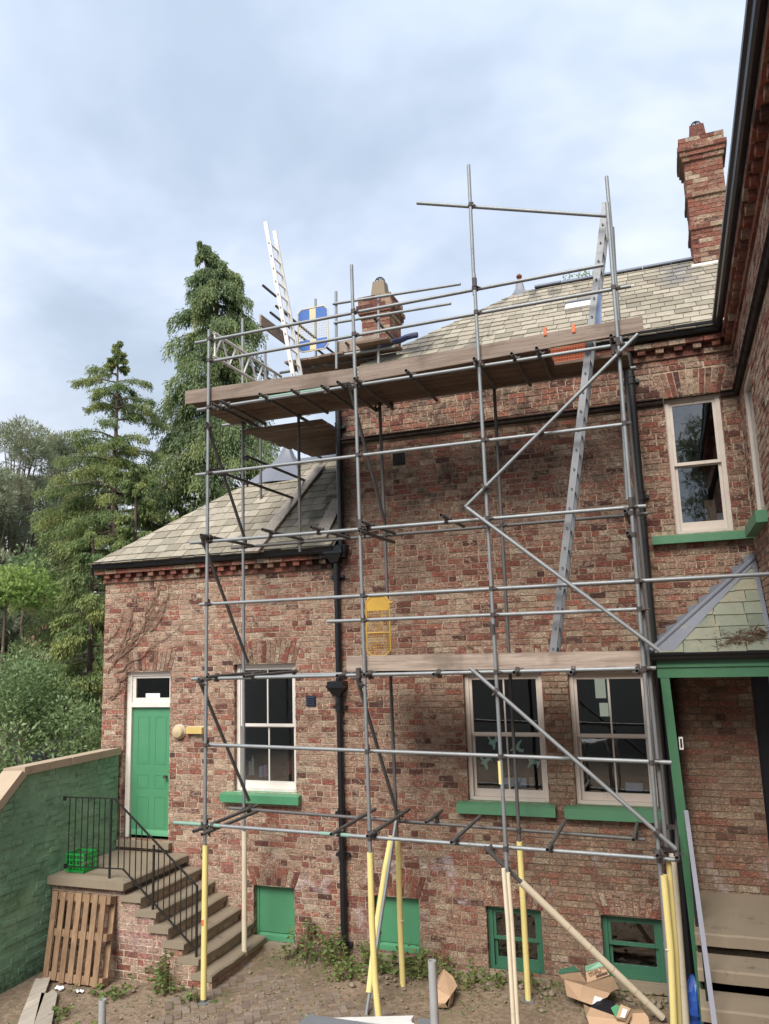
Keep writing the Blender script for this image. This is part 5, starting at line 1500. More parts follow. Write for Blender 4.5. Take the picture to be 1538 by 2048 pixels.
# lattice beam at the left end
def lattice():
    a, b = along_y(428, 666, -1.70, 562, 752); c, d = along_y(428, 713, -1.70, 505, 757)
    d = c + np.array([0, b[1] - a[1], 0]); t = MB(); t.tube(a, b, .0245, 12); t.tube(c, d, .0245, 12)
    n = 5
    for k in range(n):
        s0, s1 = k / n, (k + 1) / n; m = (s0 + s1) / 2
        t.tube(c + (d - c) * s0, a + (b - a) * m, .015, 8, hollow=False); t.tube(a + (b - a) * m, c + (d - c) * s1, .015, 8, hollow=False)
    t.tube(a + (b - a) * .01, c + (d - c) * .01, .015, 8, hollow=False)
    t.build('lattice_beam', M['alu_pale'], scaf, smooth=True)
lattice()
# dark boards and tarpaulin by the chimney
board('deck_board', 1.62, 2.2, .1, .32, 9.66, 9.70); board('deck_board', 1.55, 2.3, .34, .56, 9.60, 9.64)
a = Yp(790, 690, .6)
t = MB(); rs = random.Random(8); n = 9; v = []
for i in range(n):
    for k in range(8):
        ang = 2 * PI * k / 8; r = .055 + rs.uniform(-.012, .02); v.append((a[0] - .35 + i * .095, a[1] + r * math.cos(ang), a[2] + .02 + .012 * i + r * .8 * math.sin(ang)))
t.add(v, [(i*8+k, i*8+(k+1) % 8, (i+1)*8+(k+1) % 8, (i+1)*8+k) for i in range(n-1) for k in range(8)] + [tuple(range(8))[::-1], tuple(range((n-1)*8, n*8))])
tag(t.build('tarpaulin', M['tarp'], smooth=True), 'rolled dark blue tarpaulin on the boards at the foot of the left chimney', 'tarpaulin')
# orange clips over the toe board and the orange netting behind it
for k, (px, py) in enumerate(((1090, 663), (1147, 657))):
    c = Yp(px, py, ty - .003)
    t = MB(); t.box(c[0] - .022, c[0] + .022, ty - .012, ty - .001, c[2] - .055, c[2] + .045).box(c[0] - .022, c[0] + .022, ty - .012, ty + .055, c[2] + .0455, c[2] + .056); t.box(c[0] - .010, c[0] + .010, ty - .016, ty - .0125, c[2] - .045, c[2] - .025)
    tag(t.build('board_clip', M['orange']), ('left' if k == 0 else 'right') + ' of the two orange clips over the top toe board', 'clip', 'orange clips on the toe board')
def net():
    t = MB(); a, b = Yp(1100, 712, -1.1), Yp(1178, 690, -1.1); x0, x1 = a[0], b[0]; z0 = 8.43; n = 26
    for k in range(n): 
        x = x0 + (x1 - x0) * k / (n - 1); t.bar((x, -1.02, z0), (x + .03, -1.06, z0 + .34), .010, .006)
    for k in range(9):
        z = z0 + .34 * k / 8; t.bar((x0, -1.02 - .04 * k / 8, z), (x1 + .03, -1.02 - .04 * k / 8, z), .010, .006)
    tag(t.build('debris_net', M['orange']), 'orange plastic mesh standing behind the toe board near the ladder', 'netting')
net()

# ladders
def ladder(label, a, b, wid, rungs, mat, rail_w, rail_d, foot=True, first=.15):
    a, b = np.asarray(a, float), np.asarray(b, float); d = b - a; L = np.linalg.norm(d); d /= L
    root = thing('ladder', label, 'ladder', tuple(a)); y1 = np.array([0, wid, 0])
    for o in (np.zeros(3), y1): MB().bar(a + o, b + o, rail_w, rail_d, (0, 1, 0)).build('rail', mat, root)
    n = int((L - first * 1.2) / .25)
    for k in range(n):
        p = a + d * (first + .25 * k); MB().tube(p - YA * .028, p + y1 + YA * .028, .0145, 8).build('rung', mat, root)
    return root
a = Yp(588, 760, -.15); b = Yp(531, 444, -.15)
d_ = (b - a) / np.linalg.norm(b - a)
ladder('pale aluminium ladder rising above the top platform towards the sky on the left', a - d_ * .55, b, .33, 0, M['alu_pale'], .07, .026)
a = Yp(1106, 1302, -1.52); b = Yp(1211, 405, -1.52); 
d_ = (b - a) / np.linalg.norm(b - a)
ladder('long grey aluminium ladder leaning from the lower boards to the top right pole', a - d_ * .12, b, .34, 0, M['alu'], .085, .030)
q = Yp(1193, 620, -1.36); 
tag(MB().hexa([(q[0]-.02, -1.36, q[2]-.20), (q[0]+.05, -1.36, q[2]-.20), (q[0]+.05, -1.345, q[2]-.20), (q[0]-.02, -1.345, q[2]-.20), (q[0]+.0, -1.36, q[2]+.22), (q[0]+.08, -1.36, q[2]+.22), (q[0]+.08, -1.345, q[2]+.22), (q[0]+.0, -1.345, q[2]+.22)]).build('warning_tag', M['pale_blue']), 'narrow blue board hanging between the rails of the long grey ladder', 'tag')

# ladder guards (mesh gates)
def guard(label, x0, x1, z0, z1, y, frame, plates, meshz, grp=None, bands=None, r=.012, cell=.05):
    root = thing('ladder_guard', label, 'safety gate', ((x0+x1)/2, y, z0))
    t = MB(); e = .07
    def rr(p, q): t.tube(p, q, r, 8, hollow=False)
    c = [(x0+e, z0), (x1-e, z0), (x1, z0+e), (x1, z1-e), (x1-e, z1), (x0+e, z1), (x0, z1-e), (x0, z0+e)]
    for i in range(8): rr((c[i][0], y, c[i][1]), (c[(i+1) % 8][0], y, c[(i+1) % 8][1]))
    t.build('frame', frame, root)
    for (a, b) in plates: 
        oc = [(x0+.02, a), (x1-.02, a), (x1-.01, a+.05), (x1-.01, b-.05), (x1-.03, b), (x0+.03, b), (x0+.01, b-.05), (x0+.01, a+.05)]
        n = 8; v = [(q[0], y - .004, q[1]) for q in oc] + [(q[0], y + .004, q[1]) for q in oc]
        p = MB().add(v, [tuple(range(n)), tuple(range(n, 2*n))[::-1]] + [(i, n+i, n+(i+1) % n, (i+1) % n) for i in range(n)]).build('plate', bands or frame, root)
        if bands: 
            m = (x0+x1)/2; w = (x1 - x0) * .105; MB().box(m - w, m + w, y - .0065, y - .0045, a + .004, b - .004).build('stripe', M['gate_cream'], p)
    t = MB(); z = meshz[0]
    while z < meshz[1]: t.tube((x0, y, z), (x1, y, z), .0028, 4, hollow=False, caps=False); z += cell
    x = x0 + cell
    while x < x1: t.tube((x, y, meshz[0]), (x, y, meshz[1]), .0028, 4, hollow=False, caps=False); x += cell
    t.build('mesh', frame, root)
    return root
p, q = Yp(597, 706, .35), Yp(655, 610, .35)
zz0, zz1 = p[2], q[2]; H = zz1 - zz0
guard('blue and cream ladder guard with chipped paint beside the pale ladder', p[0], q[0], zz0 - .0, zz1, .35, M['gate_cream'], [(zz0 + .015, zz0 + H * .26), (zz0 + H * .73, zz1 - .012)], (zz0 + H * .26, zz0 + H * .73), bands=M['gate_blue'], cell=.045)
p, q = Yp(735, 1312, -1.15), Yp(778, 1192, -1.15)
zz0, zz1 = p[2], q[2]; H = zz1 - zz0
g = guard('yellow mesh ladder guard with solid top plate standing on the lower boards', p[0], q[0], zz0, zz1, -1.15, M['yellow'], [(zz0 + H * .76, zz1 - .004)], (zz0 + .02, zz0 + H * .76), cell=.035)
zm = zz0 + H * .385; MB().tube((p[0], -1.15, zm), (q[0], -1.15, zm), .010, 8, hollow=False).build('cross_bar', M['yellow'], g)
MB().tube((q[0] - .01, -1.15, zz1 - .09), (q[0] + .055, -1.15, zz1 - .09), .016, 8, hollow=False).build('pivot', M['yellow'], g)

# loose uprights close to the camera and the trestle end
def upright(px, py, y, label):
    a = Yp(px, py, y); t = MB(); t.tube((a[0] + .02, y + .01, G0), a, TR, 16)
    tag(t.build('scaffold_tube', M['tube_pale'], smooth=True), label, 'tube', 'short loose tubes standing near the camera')
upright(205, 1999, -6.75, 'short grey tube with open top standing at the bottom left')
upright(864, 1921, -6.75, 'taller grey tube with open top beside the aluminium trestle at the bottom')
def trestle():
    y = -6.5; a = Yp(738, 2053, y); b = Yp(826, 2041, y); c = Yp(850, 2036, y)
    root = thing('aluminium_trestle', 'pale aluminium trestle corner at the bottom edge beside the taller tube', 'trestle', (b[0], y - .2, G0))
    MB().bar(a - XA * .4 - ZA * .03, b, .05, .035).build('top_rail', M['alu_pale'], root)
    MB().box(a[0] - .4, b[0] - .02, y - .6, y - .03, b[2] - .05, b[2] - .035).build('deck', M['alu'], root)
    MB().tube(b + np.array([.0, -.02, -.02]), b + np.array([.03, -.5, -.35]), .03, 12).build('corner_post', M['alu_pale'], root)
    MB().box(b[0] + .05, b[0] + .17, y - .06, y - .03, b[2] - .10, b[2] + .035).build('bracket', M['alu'], root)
    MB().box(b[0] + .18, b[0] + .22, y - .06, y - .03, b[2] - .12, b[2] - .015).build('bracket', M['alu_pale'], root)
    for dx in (-.5, .06):
        for dy in (-.05, -.6): MB().tube((b[0] + dx, y + dy, G0), (b[0] + dx, y + dy, b[2] - .052), .022, 10).build('leg', M['alu'], root)
trestle()
# ------------------------------------------------------------------ things behind the panes
yw = WY + .085
def cutout(pts, y, th=.003):
    n = len(pts); v = [(p[0], y - th, p[1]) for p in pts] + [(p[0], y, p[1]) for p in pts]
    return MB().add(v, [tuple(range(n)), tuple(range(n, 2*n))[::-1]] + [(i, n + i, n + (i+1) % n, (i+1) % n) for i in range(n)])
# aeroplane outlines in photograph pixels (zoom 8.095, origin 920,1440)
planes = [([(440, 240), (480, 280), (515, 330), (560, 305), (580, 255), (600, 260), (605, 340), (570, 375), (572, 440), (560, 490), (540, 480), (515, 400), (470, 395), (465, 370), (485, 345), (450, 290)], 'highest pale green paper aeroplane in the left pane'),
          [[(985, 318), (998, 330), (960, 410), (955, 445), (1010, 480), (1035, 465), (1025, 520), (960, 520), (925, 490), (880, 470), (840, 500), (805, 500), (850, 440), (905, 430), (930, 370)], 'pale green paper aeroplane in the right pane, higher one'],
          [[(305, 565), (340, 590), (390, 640), (435, 615), (440, 565), (475, 590), (520, 660), (515, 680), (490, 650), (445, 680), (440, 720), (455, 780), (448, 810), (425, 800), (385, 720), (340, 710), (338, 690), (360, 670), (325, 610)], 'lowest pale green paper aeroplane in the left pane'],
          [[(1150, 585), (1205, 600), (1215, 650), (1280, 670), (1298, 650), (1300, 690), (1260, 775), (1240, 770), (1250, 735), (1200, 710), (1165, 715), (1110, 775), (1090, 770), (1120, 690), (1105, 625), (1150, 630)], 'pale green paper aeroplane low in the right pane by the frame']]
yst = yw + .062 + .026
for pts, lab in planes:
    q = [Yp(920 + a / 8.095, 1440 + b / 8.095, yst) for a, b in pts]
    # the glass is in front of the card
    tag(cutout([(p[0], p[2]) for p in q], yst + .004).build('paper_aeroplane', M['sticker']), lab, 'paper cut-out', 'paper aeroplanes in the middle window')
def card_at(px0, py0, px1, py1, y, mat, name, label, cat, tilt=.04):
    a, b = Yp(px0, py0, y), Yp(px1, py1, y)
    return tag(MB().hexa([(a[0], y, b[2]), (b[0], y, b[2]), (b[0], y + .004, b[2]), (a[0], y + .004, b[2]), (a[0], y + tilt, a[2]), (b[0], y + tilt, a[2]), (b[0], y + tilt + .004, a[2]), (a[0], y + tilt + .004, a[2])]).build(name, M[mat]), label, cat)
card_at(1007, 1556, 1053, 1574, yw + .15, 'paper_blue', 'paper_sheet', 'pale blue sheet on the inside sill of the window with green aeroplanes', 'paper')
card_at(1250, 1566, 1286, 1583, yw + .15, 'paper_blue', 'paper_sheet', 'white sheet on the inside sill of the right lower window', 'paper')
card_at(1057, 1555, 1068, 1576, yw + .20, 'card', 'brown_folder', 'tan folder next to the pale blue sheet behind the middle window', 'folder')
card_at(1408, 1000, 1434, 1046, yw + .24, 'card', 'brown_box', 'brown board leaning inside the upper right window', 'board')
card_at(1433, 1026, 1452, 1044, yw + .14, 'paper', 'white_frame', 'small white framed card on the sill inside the upper right window', 'frame')
def jar(px, py, w, h, y, mat, name, label, cat, capm=None, group=None):
    c = Yp(px, py, y); r = w / 2; root = thing(name, label, cat, (c[0], y, c[2]), group)
    MB().tube((c[0], y, c[2]), (c[0], y, c[2] + h), r, 14, r2=r * .9, hollow=False).build('body', M[mat], root, smooth=True)
    if capm: MB().tube((c[0], y, c[2] + h), (c[0], y, c[2] + h + .05), r * .55, 12, hollow=False).build('cap', M[capm], root, smooth=True)
ys = yw + .19
jar(500, 1550, .05, .22, ys, 'bottle', 'bottle', 'leftmost frosted bottle on the sill of the left window', 'bottle', None, 'bottles on the window sill')
jar(506, 1550, .055, .26, ys + .03, 'bottle', 'bottle', 'frosted bottle with a yellow cap inside the left window', 'bottle', 'lamp_yellow', 'bottles on the window sill')
jar(523, 1553, .085, .16, ys, 'pale_blue', 'plastic_cup', 'pale blue plastic cup inside the left window', 'cup')
jar(531, 1552, .075, .17, ys + .04, 'pink', 'plastic_cup', 'pink plastic cup inside the left window', 'cup')
jar(581, 1548, .06, .20, ys, 'red', 'red_bottle', 'red bottle at the right of the left window sill', 'bottle', 'red')
jar(572, 1552, .10, .14, ys + .05, 'vent', 'dark_mug', 'dark mug with a brush next to the red bottle', 'mug')

# ------------------------------------------------------------------ cardboard boxes
def text_mesh(txt, size, mat, name, parent, loc, xdir, ydir):
    cu = bpy.data.curves.new(name, 'FONT'); cu.body = txt; cu.size = size; cu.extrude = .0004
    ob = bpy.data.objects.new(name, cu); C.objects.link(ob)
    dg = bpy.context.evaluated_depsgraph_get(); me = bpy.data.meshes.new_from_object(ob.evaluated_get(dg))
    bpy.data.objects.remove(ob); o = bpy.data.objects.new(name, me); C.objects.link(o); me.materials.clear(); me.materials.append(mat)
    x = Vector(xdir).normalized(); y = Vector(ydir).normalized(); z = x.cross(y)
    o.rotation_euler = Matrix((x, y, z)).transposed().to_euler(); o.location = loc
    if parent: set_parent(o, parent)
    return o
def sheet(pts, th, name, mat, parent):
    """a piece of board from 4 corner points with a fold of thickness th"""
    p = [np.asarray(q, float) for q in pts]; n = np.cross(p[1] - p[0], p[3] - p[0]); n /= np.linalg.norm(n)
    t = MB(); k = len(p)
    t.add(p + [q + n * th for q in p], [tuple(range(k))[::-1], tuple(range(k, 2*k))] + [(i, (i+1) % k, k + (i+1) % k, k + i) for i in range(k)])
    return t.build(name, M[mat], parent)
def W(px, py, y): return Yp(1100 + px / 4.524, 1900 + py / 4.524, y)
bx = thing('cardboard_box', 'open cardboard box with green printed flaps tipped against the wall', 'box', tuple(W(300, 430, -.35)))
yb0 = -.60
A, B_, Cc, D = W(125, 265, -.42), W(155, 415, -.52), W(375, 495, -.66), W(540, 400, -.50)
E_ = W(300, 320, -.40); Fh = W(560, 235, -.30)
sheet([W(128, 268, -.46), W(155, 415, -.50), W(278, 462, -.60), W(300, 318, -.54)], .005, 'side', 'card', bx)
sheet([W(300, 318, -.54), W(278, 462, -.60), W(376, 496, -.66), W(520, 425, -.56), W(545, 388, -.52)], .005, 'side', 'card', bx)
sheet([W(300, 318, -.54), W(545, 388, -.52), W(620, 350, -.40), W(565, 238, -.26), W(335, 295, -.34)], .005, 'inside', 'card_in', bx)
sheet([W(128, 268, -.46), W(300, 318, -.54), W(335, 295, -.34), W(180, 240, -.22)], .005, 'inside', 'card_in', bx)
fl1 = [W(335, 295, -.335), W(318, 150, -.20), W(462, 100, -.16), W(540, 225, -.25)]
sheet(fl1, .004, 'flap', 'card', bx)
xd = fl1[3] - fl1[0]; xd /= np.linalg.norm(xd); yd = fl1[1] - fl1[0]; yd -= xd * (yd @ xd); yd /= np.linalg.norm(yd); nn = np.cross(xd, yd)
o_ = -np.sign(nn[1]) * nn * .006
gp = [fl1[1] * .66 + fl1[0] * .34 + o_, fl1[1] * .995 + fl1[0] * .005 + o_, fl1[2] + o_, fl1[2] * .62 + fl1[3] * .38 + o_]
sheet(gp, .001, 'green_print', 'green', bx)
if nn[1] < 0: nd = nn
ld = lambda s, t_: fl1[0] + (fl1[3] - fl1[0]) * s + (fl1[1] - fl1[0]) * t_ + o_ * 1.3
xt = (fl1[3] - fl1[0]) * .5 + (fl1[2] - fl1[1]) * .5
text_mesh('Large Vinyl', .062, M['print_dark'], 'print', bx, ld(.10, .44), xt, yd)
text_mesh('Gloves', .062, M['print_dark'], 'print', bx, ld(.12, .28), xt, yd)
text_mesh('1000 GLOVES', .026, M['print_dark'], 'print', bx, ld(.42, .13), xt, yd) if False else None
t = MB()
for k in range(3): t.bar(ld(.42, .10 + k * .05), ld(.92, .10 + k * .05), .012, .001, tuple(nn))
t.build('print_lines', M['print_dark'], bx)
fl2 = [W(128, 268, -.46), W(65, 208, -.40), W(240, 150, -.24), W(330, 290, -.34)]
sheet(fl2, .004, 'flap', 'card_in', bx)
sheet([W(72, 200, -.41), W(95, 172, -.38), W(225, 145, -.26), W(268, 190, -.29), W(90, 222, -.41)], .004, 'green_flap', 'green_dark', bx)
lab = [W(382, 488, -.668), W(405, 410, -.625), W(480, 432, -.60), W(455, 462, -.63)]
sheet([q - YA * .012 for q in lab], .002, 'label', 'paper', bx)
b2 = thing('cardboard_box', 'half seen cardboard box with a dark inside lying in front of the green flapped box', 'box', tuple(W(480, 640, -.85)))
sheet([W(365, 520, -.75), W(330, 600, -.95), W(360, 690, -1.0), W(700, 690, -1.0), W(705, 640, -.95)], .005, 'side', 'card', b2)
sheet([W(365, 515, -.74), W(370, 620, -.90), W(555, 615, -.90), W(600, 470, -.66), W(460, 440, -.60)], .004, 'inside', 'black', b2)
sheet([W(305, 490, -.76), W(365, 520, -.75), W(360, 620, -.93), W(330, 600, -.95)], .004, 'flap', 'card_in', b2)
b3 = thing('cardboard_box', 'small brown carton with a white label and green end lying by the foam covered pole', 'box', tuple(W(660, 600, -.85)))
p_ = [W(600, 625, -1.0), W(680, 645, -1.0), W(730, 545, -.86), W(640, 508, -.84)]
up_ = np.array([0, -.02, .0])
sheet(p_, .03, 'top', 'card', b3)
sheet([W(550, 525, -.90), W(600, 625, -1.005), W(640, 508, -.85), W(590, 500, -.86)], .004, 'green_end', 'green', b3)
sheet([W(680, 645, -1.0), W(690, 690, -1.03), W(735, 600, -.90), W(730, 545, -.86)], .004, 'side', 'card_in', b3)
q_ = [W(636, 605, -1.03), W(660, 528, -.93), W(702, 540, -.93), W(676, 615, -1.03)]
sheet(q_, .002, 'label', 'paper', b3)
text_mesh('A2', .05, M['print_dark'], 'print', b3, q_[0] * .75 + q_[2] * .25 - YA * .006, q_[3] - q_[0], q_[1] - q_[0]) if False else None
b4 = thing('cardboard_box', 'rounded end of a plain cardboard box at the bottom right', 'box', tuple(W(810, 640, -.8)))
sheet([W(735, 575, -.80), W(720, 690, -.95), W(905, 690, -.95), W(890, 610, -.85), W(860, 572, -.80)], .005, 'side', 'card', b4)
sheet([W(725, 545, -.68), W(735, 575, -.80), W(860, 572, -.80), W(830, 532, -.66)], .005, 'top', 'card_in', b4)
# torn box by the tall tube
def V(px, py, y): return Yp(720 + px / 6.99, 1960 + py / 6.99, y)
b5 = thing('cardboard_box', 'torn open cardboard box on the soil behind the taller tube', 'box', tuple(V(1150, 330, -.95)))
sheet([V(1000, 70, -.98), V(985, 320, -1.05), V(1190, 330, -1.10), V(1260, 235, -1.02), V(1080, 75, -.92)], .005, 'side', 'card', b5)
sheet([V(1080, 75, -.92), V(1260, 235, -1.02), V(1310, 180, -.86), V(1360, 90, -.72), V(1300, -40, -.60), V(1170, -150, -.55)], .005, 'side', 'card', b5)
sheet([V(1170, -150, -.55), V(1080, 75, -.92), V(1060, 70, -.80), V(1100, -60, -.62)], .004, 'flap', 'card_in', b5)
sheet([V(1260, 235, -1.02), V(1230, 380, -1.06), V(1290, 320, -.96), V(1310, 180, -.86)], .004, 'flap', 'card_in', b5)
sheet([V(985, 320, -1.05), V(1000, 380, -1.08), V(1230, 385, -1.08), V(1190, 325, -1.10)], .004, 'base', 'card_in', b5)
# blue plastic bag behind the green post
def bag():
    c = Yp(1393, 2005, -.75); c[2] = max(c[2], .42); rs = random.Random(3); v = []; n, mseg = 9, 14
    for i in range(n):
        s = i / (n - 1)
        for k in range(mseg):
            a = 2 * PI * k / mseg; r = (.02 + .17 * math.sin(PI * (.12 + .84 * s))) * (1 + rs.uniform(-.18, .18)); v.append((c[0] - .02 + r * .6 * math.cos(a), c[1] + r * .7 * math.sin(a), G0 + s * .62))
    t = MB().add(v, [(i*mseg+k, i*mseg+(k+1) % mseg, (i+1)*mseg+(k+1) % mseg, (i+1)*mseg+k) for i in range(n-1) for k in range(mseg)] + [tuple(range(mseg))[::-1], tuple(range((n-1)*mseg, n*mseg))])
    tag(t.build('plastic_bag', M['blue_plastic']), 'crumpled blue plastic bag stuffed behind the green porch post', 'bag')
bag()
# ------------------------------------------------------------------ trees and plants
def leaf_quads(rs, c, d, L, w):
    """rhombic leaves at points c along directions d"""
    n = len(c); d = d / np.linalg.norm(d, axis=1, keepdims=True)
    r = rs.normal(size=(n, 3)); s = np.cross(d, r); s /= np.linalg.norm(s, axis=1, keepdims=True) + 1e-9
    L = np.broadcast_to(L, (n,))[:, None]; w = np.broadcast_to(w, (n,))[:, None]
    up = np.cross(s, d)
    v = np.stack([c, c + d * L * .45 + s * w * .5 + up * w * .15, c + d * L, c + d * L * .45 - s * w * .5 + up * w * .15], 1).reshape(-1, 3)
    f = np.arange(4 * n).reshape(-1, 4)
    return v, f
def merge(parts):
    vs, fs, rn, o = [], [], [], 0
    for v, f, r in parts: vs.append(v); fs.append(f + o); rn.append(r); o += len(v)
    return np.concatenate(vs), np.concatenate(fs), np.concatenate(rn)
def trunk(parent, pts, radii, mat, name='trunk', limbs=()):
    t = MB()
    for (a, b, r0, r1) in zip(pts[:-1], pts[1:], radii[:-1], radii[1:]): t.tube(a, b, r0, 9, r2=r1, hollow=False, caps=False)
    for (a, b, r0, r1) in limbs: t.tube(a, b, r0, 6, r2=r1, hollow=False, caps=False)
    return t.build(name, mat, parent, smooth=True)
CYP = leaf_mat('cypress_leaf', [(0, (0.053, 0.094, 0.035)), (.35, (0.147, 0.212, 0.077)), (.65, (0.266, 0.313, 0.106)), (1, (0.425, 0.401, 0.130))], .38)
CYP_BLUE = leaf_mat('blue_green_cypress_leaf', [(0, (0.059, 0.094, 0.050)), (.4, (0.165, 0.230, 0.104)), (.72, (0.271, 0.325, 0.130)), (1, (0.401, 0.401, 0.147))], .38)
PINE = leaf_mat('pine_needles', [(0, (0.118, 0.142, 0.083)), (.45, (0.248, 0.277, 0.165)), (1, (0.425, 0.425, 0.266))], .35)
BROAD = leaf_mat('light_broad_leaf', [(0, (0.100, 0.177, 0.041)), (.5, (0.236, 0.342, 0.088)), (1, (0.425, 0.460, 0.153))], .42)
LAUREL = leaf_mat('laurel_leaf', [(0, (0.053, 0.106, 0.039)), (.5, (0.171, 0.248, 0.100)), (1, (0.342, 0.401, 0.177))], .35, .4)
WEED = leaf_mat('weed_leaf', [(0, (.06, .105, .03)), (.5, (.135, .20, .055)), (1, (.27, .29, .09))], .35)

def cypress(label, base, H, R, nb, per, mat, seed, hmin=0.0, droop=.55, leafL=(.14, .30), leafw=(.035, .07), gapf=None, group=None, tmat='trunk', tip_lean=0.0, hang=1.0, tight=1.0):
    """boughs that leave the trunk, arch over and carry curtains of hanging sprays; R(g): crown radius at height fraction g"""
    rs = np.random.RandomState(seed); base = np.asarray(base, float)
    root = thing('conifer_tree', label, 'tree', tuple(base), group)
    parts = []; limbs = []
    for i in range(nb):
        g = hmin + (1 - hmin) * (i + rs.rand()) / nb
        if gapf is not None and rs.rand() > gapf(g): continue
        az = rs.rand() * 2 * PI; r = R(g) * rs.uniform(.60, 1.15); z = g * H
        d = np.array([math.cos(az), math.sin(az), 0]); sd = np.array([-d[1], d[0], 0])
        n = max(12, int(per * min(1.0, .35 + r * .45)))
        s = np.sqrt(rs.uniform(.03, 1.0, n))
        tipx = tip_lean * max(0, g - .93) * H
        arch = lambda s: .20 * s - droop * s * s
        side = rs.normal(0, 1, n) * (.05 + .13 * s * (1.15 - s)) * r * tight
        c = base + np.array([tipx, 0, z]) + d * (r * s)[:, None] + sd * side[:, None] + np.array([0, 0, 1.])[None] * (r * arch(s))[:, None]
        c = c + rs.normal(size=(n, 3)) * .025 * (r + .3)
        nsub = 4; hl = rs.uniform(.10, .50, n) * min(1.0, .30 + r * .45) * hang * (.4 + .6 * s)
        tone = rs.normal(.44, .16)
        for q in range(nsub):
            f_ = q / nsub
            cc = c + np.stack([rs.normal(0, .022, n), rs.normal(0, .022, n), -hl * f_], 1)
            dd = d[None] * rs.uniform(.15, .9, n)[:, None] * (1 - .6 * f_) + sd[None] * (side / (r + .1) * 2)[:, None] + np.array([0, 0, -1.])[None] * (rs.uniform(.3, .8, n) + .6 * f_)[:, None] * hang ** .5 + rs.normal(size=(n, 3)) * .22
            v, f = leaf_quads(rs, cc, dd, rs.uniform(*leafL, n), rs.uniform(*leafw, n))
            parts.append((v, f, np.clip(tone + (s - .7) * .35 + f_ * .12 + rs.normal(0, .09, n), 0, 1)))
        a0 = base + np.array([tipx, 0, z]); prev = a0
        if i % 2 == 0 or r > 1.0:
            for k, ss in enumerate((.35, .7, .95)):
                e = a0 + d * r * ss + np.array([0, 0, r * arch(ss)]); limbs.append((prev, e, (.012 + .014 * r) * (1 - .28 * k), (.012 + .014 * r) * (1 - .28 * (k + 1)))); prev = e
    v, f, r = merge(parts)
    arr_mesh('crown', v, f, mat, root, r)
    n = 8; pts = [base + np.array([tip_lean * max(0, k / n - .93) * H, 0, H * k / n * .985]) for k in range(n + 1)]
    trunk(root, pts, [.24 * (1 - k / n) * H / 18 + .02 for k in range(n + 1)], M[tmat], limbs=limbs)
    return root
def clumpy(name, label, base, centers, mat, seed, nleaf, leafL, leafw, flat=.8, group=None, tmat='trunk', trunk_r=.12, updir=.25, cat='tree', needle=False, limbs_on=True):
    """a crown of leaf clumps: centers = list of (x, y, z, radius)"""
    rs = np.random.RandomState(seed); base = np.asarray(base, float)
    root = thing(name, label, cat, tuple(base), group); parts = []
    for (x, y, z, r) in centers:
        n = max(8, int(nleaf * r * r))
        u = rs.normal(size=(n, 3)); u /= np.linalg.norm(u, axis=1, keepdims=True)
        rad = r * rs.uniform(.35, 1.0, n) ** .6
        c = np.array([x, y, z]) + u * rad[:, None] * np.array([1, 1, flat])
        d = u * .7 + rs.normal(size=(n, 3)) * (.35 if needle else .55) + np.array([0, 0, updir])
        v, f = leaf_quads(rs, c, d, rs.uniform(*leafL, n), rs.uniform(*leafw, n))
        pr = rs.normal(.45, .14)
        parts.append((v, f, np.clip(pr + rs.normal(0, .13, n) + u[:, 2] * .08, 0, 1)))
    v, f, r = merge(parts); arr_mesh('foliage' if cat == 'shrub' else 'crown', v, f, mat, root, r)
    top = max(c[2] for c in centers); cx = np.mean([c[0] for c in centers]); cy = np.mean([c[1] for c in centers])
    lim = []
    if limbs_on and mat not in (BROAD, LAUREL):
        for (x, y, z, rr) in centers:
            s = rs.uniform(.3, .75); a = base + (np.array([cx, cy, top]) - base) * np.array([s, s, s * min(1, z / top)]); lim.append((a, np.array([x, y, z]), .05 * trunk_r / .12 + .01, .012))
    n = 5; pts = [base + (np.array([cx, cy, top]) - base) * k / n * .9 + np.array([rs.normal(0, .08), rs.normal(0, .08), 0]) * (k > 0) for k in range(n + 1)]
    trunk(root, pts, [trunk_r * (1 - .8 * k / n) for k in range(n + 1)], M[tmat], 'trunk' if cat == 'tree' else 'stem', lim)
    return root

# the tall weeping conifer behind the wing
tp = Yp(405, 482, 10.0)
def R1(g):
    dz = (1 - g) * tp[2]
    return .12 + 1.35 * (1 - math.exp(-dz / 1.9)) + .16 * dz if dz < 8 else 2.75
cypress('tallest weeping conifer with a drooping tip behind the low wing', (tp[0] + .55, 10.0, 0), tp[2], lambda g: R1(g) * .88, 300, 180, CYP_BLUE, 3, hmin=.32, droop=.60, leafL=(.08, .18), leafw=(.022, .045), tip_lean=-.45, hang=1.5, gapf=lambda g: .88)
# the thinner one with bare trunk to its left
tp2 = Yp(237, 682, 8.0)
def R2(g):
    dz = (1 - g) * tp2[2]
    return .06 + .40 * dz if dz < 1.0 else (1.30 if dz < 2.4 else 1.55) if dz < 3.2 else 1.6 + (dz - 3.2) * .26
def gap2(g):
    dz = (1 - g) * tp2[2]
    return .95 if dz < .9 else (.30 if dz < 3.2 else .80)
cypress('thinner conifer with a bare reddish trunk below its tip left of the tallest tree', (tp2[0], 8.0, 0), tp2[2], R2, 330, 190, CYP, 5, hmin=.22, droop=.34, leafL=(.06, .13), leafw=(.016, .032), gapf=gap2, tmat='trunk_pale', hang=.62, tight=.75)
